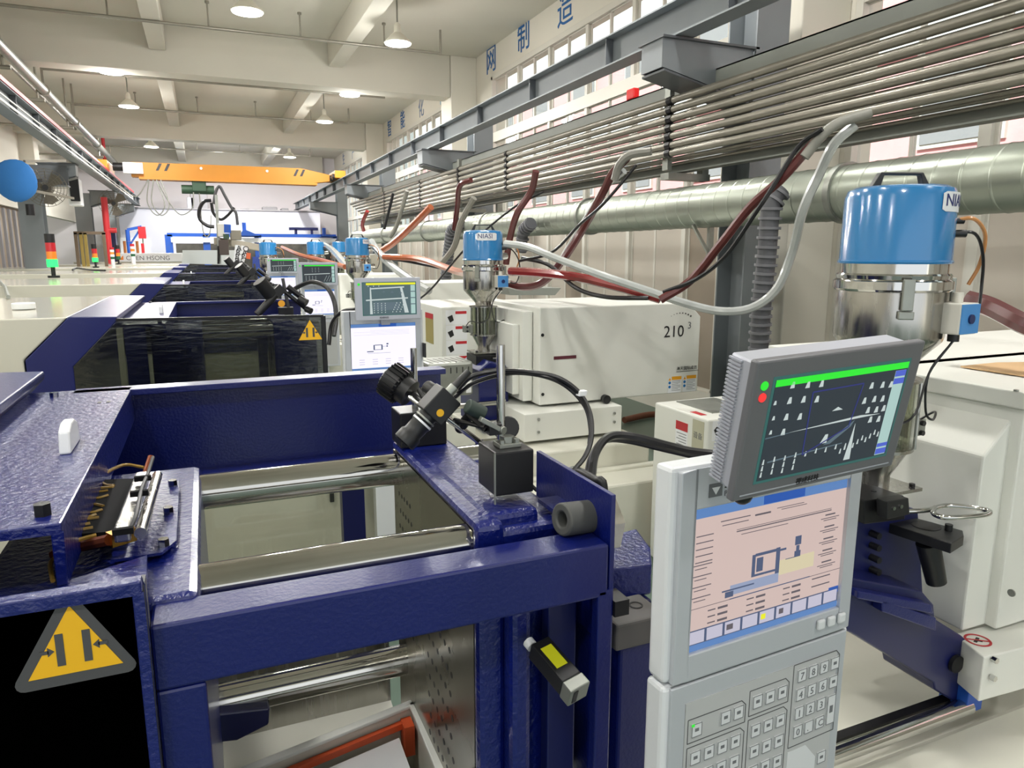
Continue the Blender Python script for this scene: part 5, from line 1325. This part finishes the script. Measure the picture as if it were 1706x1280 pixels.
mk('plate_text', text_g('设备', .04, (x-.0015, yn+.12, .50), (0, -1, 0), (0, 0, 1)), inkgrey, pl_)
for k in range(2):
    fl = mk('pictogram_label', G().box(x+.03, x+.13, yn-.001, yn, .50-.16*k, .62-.16*k-.01), stickw, t); mk('pictogram', G().prism([(x+.04, yn-.001, .56-.16*k), (x+.07, yn-.001, .59-.16*k), (x+.09, yn-.001, .54-.16*k), (x+.06, yn-.001, .52-.16*k)], (0, -.0006, 0)), inkm, fl)
mk('top_vent', G().box(x+.12, x+.4, yn+.12, yn+.45, .62, .626), galv, t)
mk('top_mark', G().box(x+.03, x+.07, yn+.1, yn+.2, .62, .621), stickred, t)
t, x, yn, yf_ = cabinet('white cabinet with four pictogram labels left of the second loader', (735, 512), (705, 500), 1.02, 1.37, .9, 4)
mk('gold_plate', G().box(x-.002, x, yn+.25, yn+.5, .66, .94), mat('gold_plate', '#a79a5a', .4, .3), t); mk('plate_header', G().box(x-.003, x, yn+.25, yn+.5, .89, .94), stickred, t)
for k in range(4):
    z1 = .99-.135*k; fl = mk('pictogram_label', G().box(x+.04, x+.24, yn-.002, yn, z1-.13, z1), stickw, t)
    mk('label_header', G().box(x+.13, x+.235, yn-.003, yn-.002, z1-.035, z1-.01), stickred, fl)
    mk('pictogram', G().prism([(x+.055, yn-.002, z1-.06), (x+.10, yn-.002, z1-.04), (x+.115, yn-.002, z1-.09), (x+.08, yn-.002, z1-.11)], (0, -.001, 0)), inkm, fl)
mk('beige_panel', G().box(x+.34, x+.62, yn-.01, yn, .40, 1.0), mat('panel_ivory', '#c9c6a8', .5), t)
# big white rounded covers of the row behind
t = thing('slatted_outlet_box', 'cardboard box and small parts behind the base of the second machine', 'box', (2.9, 3.75, FL))
mk('carton', G().box(2.55, 2.75, 3.35, 3.55, FL, .15), card, t)
mk('cardboard_sheet', G().prism([at(1600, 612, Z=1.155), at(1706, 628, Z=1.155), at(1790, 630, Z=1.155), at(1790, 604, Z=1.155), at(1660, 606, Z=1.155)], (0, 0, .004)), card, label='brown cardboard sheet lying on the nearest white cover', cat='cardboard')
mk('curved_pipe', G().tube([at(1040, 700, Z=FL+.04), at(1075, 692, Z=FL+.04), at(1100, 690, Z=FL+.04)], .035, 10), mat('rusty_pipe', '#7a4a38', .6), label='rust brown pipe lying on the floor behind the base of the second machine', cat='pipe')
# ================================================================== BACKGROUND
def tower(lab, base, s_, lit='green', order=('black', 'red', 'orange')):
    b = Vector(base); t = thing('signal_tower_light', lab, 'signal light', b, 'signal tower lights')
    mk('base', G().cyl(b, b+Vector((0, 0, .02*s_)), .05*s_, n=14).cyl(b, b+Vector((0, 0, .10*s_)), .018*s_, n=10), black, t)
    mk('green_lens', G().cyl(b+Vector((0, 0, .10*s_)), b+Vector((0, 0, .17*s_)), .045*s_, n=16), e_tgreen if lit else mat('tower_lens_green', '#1c5a3a', .4), t, label='lit green lens' if lit else None)
    mk('orange_lens', G().cyl(b+Vector((0, 0, .17*s_)), b+Vector((0, 0, .24*s_)), .042*s_, n=16), torange, t)
    mk('red_lens', G().cyl(b+Vector((0, 0, .24*s_)), b+Vector((0, 0, .32*s_)), .042*s_, n=16), tred, t)
    mk('cap', G().cyl(b+Vector((0, 0, .32*s_)), b+Vector((0, 0, .40*s_)), .042*s_, n=16), black, t)
tower('signal tower with lit green lamp, leftmost and largest on the beige covers', at(90, 463, Z=1.228), 1.15)
tower('signal tower with lit green lamp, second from the left, smaller', (-1.75, 14.6, 1.228), 1.02)
tower('dark signal tower, third from left with unlit green lens', (-1.75, 18.4, 1.228), 1.05, None)
def tower_white(lab, p, s_):
    b = Vector(p); t = thing('signal_tower_light', lab, 'signal light', b, 'signal tower lights')
    mk('post', G().cyl(b, b+Vector((0, 0, .18*s_)), .045*s_, n=12), stickw, t)
    for k, m in enumerate((mat('tower_lens_green', '#1c6a42', .4), stickw, torange, stickw, tred)): mk('lens', G().cyl(b+Vector((0, 0, (.18+.06*k)*s_)), b+Vector((0, 0, (.24+.06*k)*s_)), .05*s_, n=12), m, t)
tower_white('white signal tower with red top, just right of the second green one', (-1.62, 16.0, 1.228), .75)
tower_white('slim signal tower with red top near the red pipe at the far end', (-1.50, 19.0, 1.228), .95)
# wall fans on the left columns
t = thing('covered_wall_fan', 'wall fan wrapped in a bright blue cloth cover at the left edge', 'fan', (-2.6, 11.0, 2.3))
c = at(26, 301, Y=11.0)
g = G(); n = 22
P_ = []
for k in range(12):
    ph = PI*k/11
    for j in range(n):
        a = 2*PI*j/n; r = .235*math.sin(ph)*(1+.02*math.sin(5*a+ph*6)); P_.append(c+Vector((r*math.cos(a), -.09*math.cos(ph), r*math.sin(a)*1.12)))
g.add(P_, [(i*n+j, i*n+(j+1) % n, (i+1)*n+(j+1) % n, (i+1)*n+j) for i in range(11) for j in range(n)], True)
mk('cloth_cover', g, fanblue, t)
mk('wall_arm', G().bar(c+Vector((0, .1, 0)), c+Vector((.2, .45, .05)), .04), blackm, t); mk('motor', G().cyl(c+Vector((.1, .1, -.28)), c+Vector((.1, .1, -.42)), .05, n=10), blackm, t)
mk('support_arm', G().bar(c+Vector((.1, .1, .25)), c+Vector((.45, .8, .35)), .03).bar(c+Vector((.1, .1, -.1)), c+Vector((.5, .8, -.15)), .03), pipem, t)
def fan(lab, c, r):
    c = Vector(c); t = thing('wall_fan', lab, 'fan', c)
    g = G()
    for k in range(7): 
        rr = r*math.sin((k+1)*PI/16+.05); rr = r*(k+1)/7
        dz = .07*(1-(k/7)**2)
        g.ring(c+Vector((0, -dz-.008, 0)), c+Vector((0, -dz+.002, 0)), rr, rr-.007, 24)
    for k in range(16):
        a = 2*PI*k/16; g.bar(c+Vector((0, -.08, 0)), c+Vector((r*math.cos(a), 0, r*math.sin(a))), .006)
        g.bar(c+Vector((0, .08, 0)), c+Vector((r*math.cos(a), 0, r*math.sin(a))), .006)
    mk('guard_cage', g, fanm, t, kind='stuff')
    for k in range(3):
        a = 2*PI*k/3+.3; a2 = a+.9
        mk('blade', G().prism([c, c+Vector((r*.85*math.cos(a), -.03, r*.85*math.sin(a))), c+Vector((r*.9*math.cos((a+a2)/2), 0, r*.9*math.sin((a+a2)/2))), c+Vector((r*.8*math.cos(a2), .03, r*.8*math.sin(a2)))], (0, .006, 0)), fanm, t)
    mk('motor', G().cyl(c+Vector((0, .02, 0)), c+Vector((0, .25, 0)), .07, n=14), fanm, t, .01); mk('hub', G().cyl(c+Vector((0, -.085, 0)), c+Vector((0, -.06, 0)), .045, n=14), blackm, t)
    mk('wall_arm', G().bar(c+Vector((0, .2, 0)), c+Vector((-.1, .55, -.15)), .03), pipem, t)
fan('dusty grey wall fan on the left column, beside the blue covered one', at(77, 313, Y=13.9), .30)
fan('dusty grey wall fan on the second left column, smaller', at(190, 339, Y=19.8), .33)
t = thing('red_fire_pipe', 'red vertical fire pipe between the left columns', 'pipe', (-3.1, 20, FL))
p = at(180, 400, Y=19.5); mk('pipe', G().cyl((p.x, 19.5, FL), (p.x, 19.5, 2.75), .07, n=12), redpaint, t); mk('elbow', G().cyl((p.x, 19.5, 2.0), (p.x+.2, 19.5, 2.0), .06, n=10), redpaint, t)
p = at(172, 240, Y=26); mk('red_riser', G().cyl((p.x, 26, at(172, 268, Y=26).z), (p.x, 26, CZ), .05, n=12), redpaint, label='short red riser pipe near the ceiling at the far left', cat='pipe')
# wall items left
t = thing('wall_air_conditioner', 'white wall box with black screen high on the left wall', 'air conditioner', (-3.7, 14.0, 2.2))
mk('casing', G().box(at(110, 300, Y=15.9).x, at(132, 300, Y=15.9).x, 15.9, 16.2, 2.35, 2.85), stickw, t, .02); q = at(126, 312, Y=15.8); mk('black_screen', G().box(q.x-.1, q.x+.05, 15.8, 15.86, q.z-.25, q.z+.25), black, t)
mk('window_grille', G().box(-3.75, -3.6, 12.0, 12.9, 3.0, 3.3), acgrey, label='small grey grille high behind the left beam', cat='grille')
t = thing('storage_frame', 'brown steel frame with long bars leaning behind the signal towers', 'rack', (-3.1, 17.5, FL))
for i, px in enumerate((125, 134, 141, 172)):
    a = at(px, 388, Y=17.5); mk('upright', G().box(a.x-.03, a.x+.03, 17.5, 17.56, FL, a.z), mat('ochre_bar', '#8f7a3a', .6) if i in (1, 2) else mat('brown_frame', '#6a5a48', .6), t)
a, b = at(125, 388, Y=17.5), at(172, 388, Y=17.5); mk('top_bar', G().box(a.x-.03, b.x+.03, 17.5, 17.56, a.z-.03, a.z+.03), MATS['brown_frame'], t)
t = thing('copper_stand', 'orange brown tube stand beyond the signal towers', 'stand', (-2.1, 21.5, FL))
a, b = at(207, 402, Y=21.5), at(228, 402, Y=21.5)
mk('tube_frame', G().tube([(a.x, 21.5, FL), (a.x, 21.5, a.z), (b.x, 21.5, a.z), (b.x, 21.5, FL)], .035, 8, smooth=False), mat('copper_frame', '#b06a34', .5), t)
mk('blue_upright', G().box(a.x-.45, a.x-.2, 21.6, 21.8, .5, 2.0), blue_d, t)
# blue jib crane far left
t = thing('blue_jib_crane', 'small blue jib crane with red hoist at the far left', 'crane', (-2.0, 25, FL))
a, b = at(212, 383, Y=25), at(236, 378, Y=25)
mk('jib', G().bar(a, b, .08), bright_blue, t); mk('mast', G().cyl((a.x, 25, FL), (a.x, 25, a.z), .06, n=10), bright_blue, t); mk('brace', G().bar((a.x, 25, a.z-.5), (a.x+.35, 25, a.z+.02), .05), bright_blue, t)
mk('hoist', G().box(b.x-.1, b.x+.1, 24.9, 25.1, b.z-.35, b.z).box(b.x-.06, b.x+.02, 24.95, 25.05, b.z-.9, b.z-.5), stickred, t)
mk('chain', G().cyl((b.x, 25, b.z-1.2), (b.x, 25, b.z-.3), .02, n=6), galv, t)
# white sound cabin along the back wall
t = thing('white_cabin', 'long white cabin with flat roof in front of the back wall', 'cabin', (1, 27.5, FL))
a, b = at(208, 350, Y=26.5), at(560, 362, Y=26.5)
mk('cabin_wall', G().box(a.x-.2, 3.9, 26.5, 28.5, FL, 2.88), mat('cabin_white', '#c6c8d4', .6), t, .01)
mk('roof_edge', G().box(a.x-.25, 3.95, 26.45, 28.5, 2.88, 2.92), acgrey, t)
q = at(228, 390, Y=26.5)
mk('door_leaf', G().box(q.x-.5, q.x+.35, 26.46, 26.5, FL, 1.95), stickw, t); mk('door_handle', G().box(q.x+.2, q.x+.26, 26.43, 26.46, .9, 1.0), blackm, t)
def roofbox(px, py, w, h, lab, nm, m, cat):
    p = at(px, py, Y=27.2); mk(nm, G().box(p.x-w/2, p.x+w/2, 27.2, 27.6, 2.93, 2.93+h), m, label=lab, cat=cat, bev=.03)
roofbox(332, 340, .55, .62, 'grey rounded machine standing on the white cabin roof', 'roof_fan_unit', acgrey, 'fan unit')
roofbox(318, 345, .22, .40, 'pale vent unit with dark louvres on the cabin roof', 'louvre_unit', MATS['cabin_white'], 'vent')
for k in range(4): pass
roofbox(450, 352, .5, .14, 'low grey bundle on the cabin roof, right part', 'roof_bundle', acgrey, 'bundle')
roofbox(408, 354, .3, .06, 'flat grey object on the cabin roof, middle', 'roof_disc', acgrey, 'bundle')
roofbox(475, 354, .25, .10, 'small grey roll on the cabin roof, right end', 'roof_roll', acgrey, 'bundle')
# blue steel frame presses in front of the cabin
t = thing('blue_press_frame', 'wide blue steel frame with white top edge before the cabin', 'frame', (.6, 24, FL))
y = 24.0
a, b = at(278, 391, Y=y), at(560, 394, Y=y)
mk('top_beam', G().box(a.x, b.x, y, y+.2, a.z-.05, a.z+.05), bright_blue, t); mk('white_edge', G().box(a.x+.1, b.x, y-.03, y, a.z-.22, a.z-.08), stickw, t)
for px in (281, 344, 430, 560): 
    p = at(px, 400, Y=y); mk('upright', G().box(p.x-.1, p.x+.1, y, y+.25, FL, a.z), bright_blue, t)
mk('dark_interior', G().box(a.x+.2, b.x-.1, y+.6, y+.7, FL, a.z-.25), mat('press_interior', '#4d4a42', .7, vary=.5, vscale=4), t)
t = thing('blue_crossbar', 'dark blue crossbar on short posts standing on the blue frame', 'bar', (2.5, 24, 2.0))
p, q = at(482, 382, Y=24.0), at(530, 382, Y=24.0)
mk('bar', G().box(p.x, q.x, 24.0, 24.15, p.z-.03, p.z+.06), blue_d, t)
for xx in (p.x+.2, q.x-.2): mk('post', G().box(xx-.04, xx+.04, 24.0, 24.1, a.z+.05, p.z), blue_d, t)
def cone(px, py, lab, w=.55):
    p = at(px, py, Y=23.8); t = thing('blue_hopper_cone', lab, 'hopper', (p.x, 23.9, a.z))
    mk('cone', G().prism([(p.x-w*.3, 23.8, a.z-.02), (p.x+w*.8, 23.8, a.z-.02), (p.x+w*.1, 23.8, p.z-.15), (p.x-w*.08, 23.8, p.z-.15)], (0, .3, 0)), bright_blue, t); mk('neck', G().cyl((p.x, 23.95, p.z-.17), (p.x, 23.95, p.z+.08), .06, n=10), bright_blue, t)
cone(407, 375, 'bright blue cone shaped hopper left, above the blue frame')
cone(541, 384, 'dark blue cone shaped hopper right, above the blue frame')
# beige printed beam of the far machine, grey panel
q = at(215, 428, Y=21.0)
t = thing('lettered_beam', 'white machine beam with dark lettering at the far left', 'machine', (q.x+1, 21.0, FL))
a, b = at(196, 422, Y=21.0), at(304, 436, Y=21.0)
mk('beam', G().box(a.x, b.x, 21.0, 21.6, b.z, a.z), stickw, t, .01); mk('lower_body', G().box(a.x-1.0, b.x, 21.05, 21.6, FL, b.z), beige, t)
mk('lettering', text_g('CHEN HSONG', (a.z-b.z)*.72, (at(210, 434, Y=21).x, 20.995, b.z+(a.z-b.z)*.2), (1, 0, 0), (0, 0, 1)), inkgrey, t)
mk('orange_emblem', G().prism([(a.x+.02, 20.99, b.z+.05), (a.x+.12, 20.99, b.z+.05), (a.x+.12, 20.99, a.z-.05)], (0, .005, 0)), torange, t)
t = thing('screen_board', 'plain grey board standing behind the last blue machine strip', 'board', (at(348, 430, Y=20.2).x, 20.2, FL))
mk('panel_face', G().prism([at(304, 417, Y=20.2), at(392, 417, Y=20.2), at(392, 442, Y=20.2), at(303, 439, Y=20.2)], (0, .05, 0)), mat('panel_grey', '#b9c0bf', .5), t)
for px in (310, 386): q = at(px, 440, Y=20.22); mk('leg', G().box(q.x-.03, q.x+.03, 20.2, 20.26, FL, q.z), galv, t)
# take-out robot with cable loops
y = 14.0
t = thing('takeout_robot', 'take-out robot with tall pole and looping black cables', 'robot', (at(368, 440, Y=y).x, y, 1.23))
p0_, p1_ = at(360, 325, Y=y), at(366, 440, Y=y)
mk('vertical_axis', G().bar(p1_, p0_, .09, .05), galv, t); mk('gripper_rod', G().cyl(at(364, 410, Y=y-.1), at(364, 440, Y=y-.1), .02, n=8), blackm, t)
mk('cable_chain', G().tube([at(p[0], p[1], Y=y) for p in ((356, 340), (360, 318), (366, 311), (374, 325), (385, 345), (393, 355), (396, 375))], .026, 8), darkgrey, t)
mk('cable_loop', G().tube([at(p[0], p[1], Y=y) for p in ((352, 334), (340, 336), (332, 350), (333, 365), (345, 376), (357, 378))], .03, 8), rubber, t)
mk('cable_sag', G().tube([at(p[0], p[1], Y=y) for p in ((352, 338), (356, 356), (368, 366), (380, 358), (390, 346))], .025, 8), rubber, t)
b1, b2 = at(372, 364, Y=y), at(400, 404, Y=y)
mk('head_box', G().box(at(362, 380, Y=y).x, at(374, 380, Y=y).x, y-.15, y+.1, at(0, 392, Y=y).z, at(0, 368, Y=y).z), windowframe, t, .01)
mk('servo_motor', G().cyl(at(378, 388, Y=y-.1), at(378, 374, Y=y-.1), .07, n=12), bright_blue, t)
mk('valve_bank', G().box(at(384, 395, Y=y).x, at(402, 395, Y=y).x, y-.1, y+.2, at(390, 400, Y=y).z, at(390, 384, Y=y).z), mat('robot_cast', '#8a8476', .5, .3), t, .01)
mk('traverse_beam', G().bar(at(362, 402, Y=y), at(440, 414, Y=y+1.2), .14, .12), mat('robot_beam', '#a8a294', .5), t)
mk('gearbox', G().box(at(364, 405, Y=y).x, at(380, 405, Y=y).x, y-.2, y+.1, at(370, 425, Y=y).z, at(370, 400, Y=y).z), mat('robot_dark', '#4a3f3a', .6), t, .01)
mk('terminal_block', G().box(at(372, 395, Y=y-.2).x, at(382, 395, Y=y-.2).x, y-.2, y-.15, at(370, 398, Y=y-.2).z, at(370, 390, Y=y-.2).z), hoistm, t)
for i, (q4, s_) in enumerate(((((392, 408), (400, 409), (396, 440), (388, 439)), 'ARPR'), (((402, 409), (414, 411), (406, 440), (396, 438)), 'QAPC'))):
    P4 = [at(*q, Y=13.6) for q in q4]
    bd = thing('white_letter_board', ('narrow white board with black letters hanging tilted below the robot' if i == 0 else 'wider white board with black square and letters, right of the narrow one'), 'sign', P4[0])
    mk('board', G().prism(P4, (0, .03, 0)), stickw, bd)
    dn_ = (P4[3]-P4[0]).normalized(); rt = dn_.cross(Vector((0, 1, 0))); 
    for k, ch in enumerate(s_):
        o = P4[0].lerp(P4[3], .12+.22*k) + (P4[1]-P4[0])*.25
        tg = text_g(ch, .13, (o.x, 13.59, o.z-.06), (1, 0, .0), (0, 0, 1)); mk('letter', tg, inkm, bd)
mk('orange_tag', G().prism([at(411, 421, Y=13.5), at(418, 422, Y=13.5), at(417, 432, Y=13.5), at(410, 431, Y=13.5)], (0, .02, 0)), mat('tag_orange', '#d8643a', .5), label='small orange tag right of the white letter boards', cat='tag')
mk('blue_screen_panel', G().prism([at(421, 428, Y=14.2), at(446, 427, Y=14.2), at(446, 446, Y=14.2), at(421, 446, Y=14.2)], (0, .05, 0)), emis('far_screen_blue', '#2448a8', .7), label='dark blue lit screen left of the fourth inspection monitor', cat='monitor')
mk('lying_hose', G().tube([at(0, 470, Z=1.245), at(8, 478, Z=1.245), at(12, 490, Z=1.245), at(14, 495, Z=1.24)], .012, 6), galv, label='short grey hose lying on the second beige cover at the left edge', cat='hose')
mk('lying_cable', G().tube([at(121, 450, Z=1.25), at(128, 447, Z=1.25), at(150, 450, Z=1.25), at(175, 451, Z=1.25)], .014, 6), rubber, label='thin dark cable lying on the beige cover right of the leftmost tower', cat='cable')
mk('cover_knob', G().cyl(at(40, 515, Z=1.228), at(40, 515, Z=1.228)+Vector((0, 0, .03)), .05, n=16), stickw, label='white round knob on top of the second beige cover', cat='knob', bev=.004)

t = thing('hopper_pedestal', 'steel pedestal under the furthest left hopper loader, mostly hidden', 'pedestal', (.95, 12.1, FL))
mk('pedestal_column', G().box(.87, 1.03, 12.02, 12.18, FL, .76), greysteel, t); mk('pedestal_top', G().box(.82, 1.08, 11.98, 12.22, .76, .83), greysteel, t)
t = thing('hopper_pedestal', 'steel pedestal under the tiny loader left of the third one, mostly hidden', 'pedestal', (2.25, 13.2, FL))
mk('pedestal_column', G().box(2.17, 2.33, 13.12, 13.28, FL, .86), greysteel, t); mk('pedestal_top', G().box(2.12, 2.38, 13.08, 13.32, .86, .925), greysteel, t)
# ------------------------------------------------------------------ set everything on the shop floor
for o in col.objects:
    if o.parent is None and o.type != 'CAMERA': o.location.z += LIFT
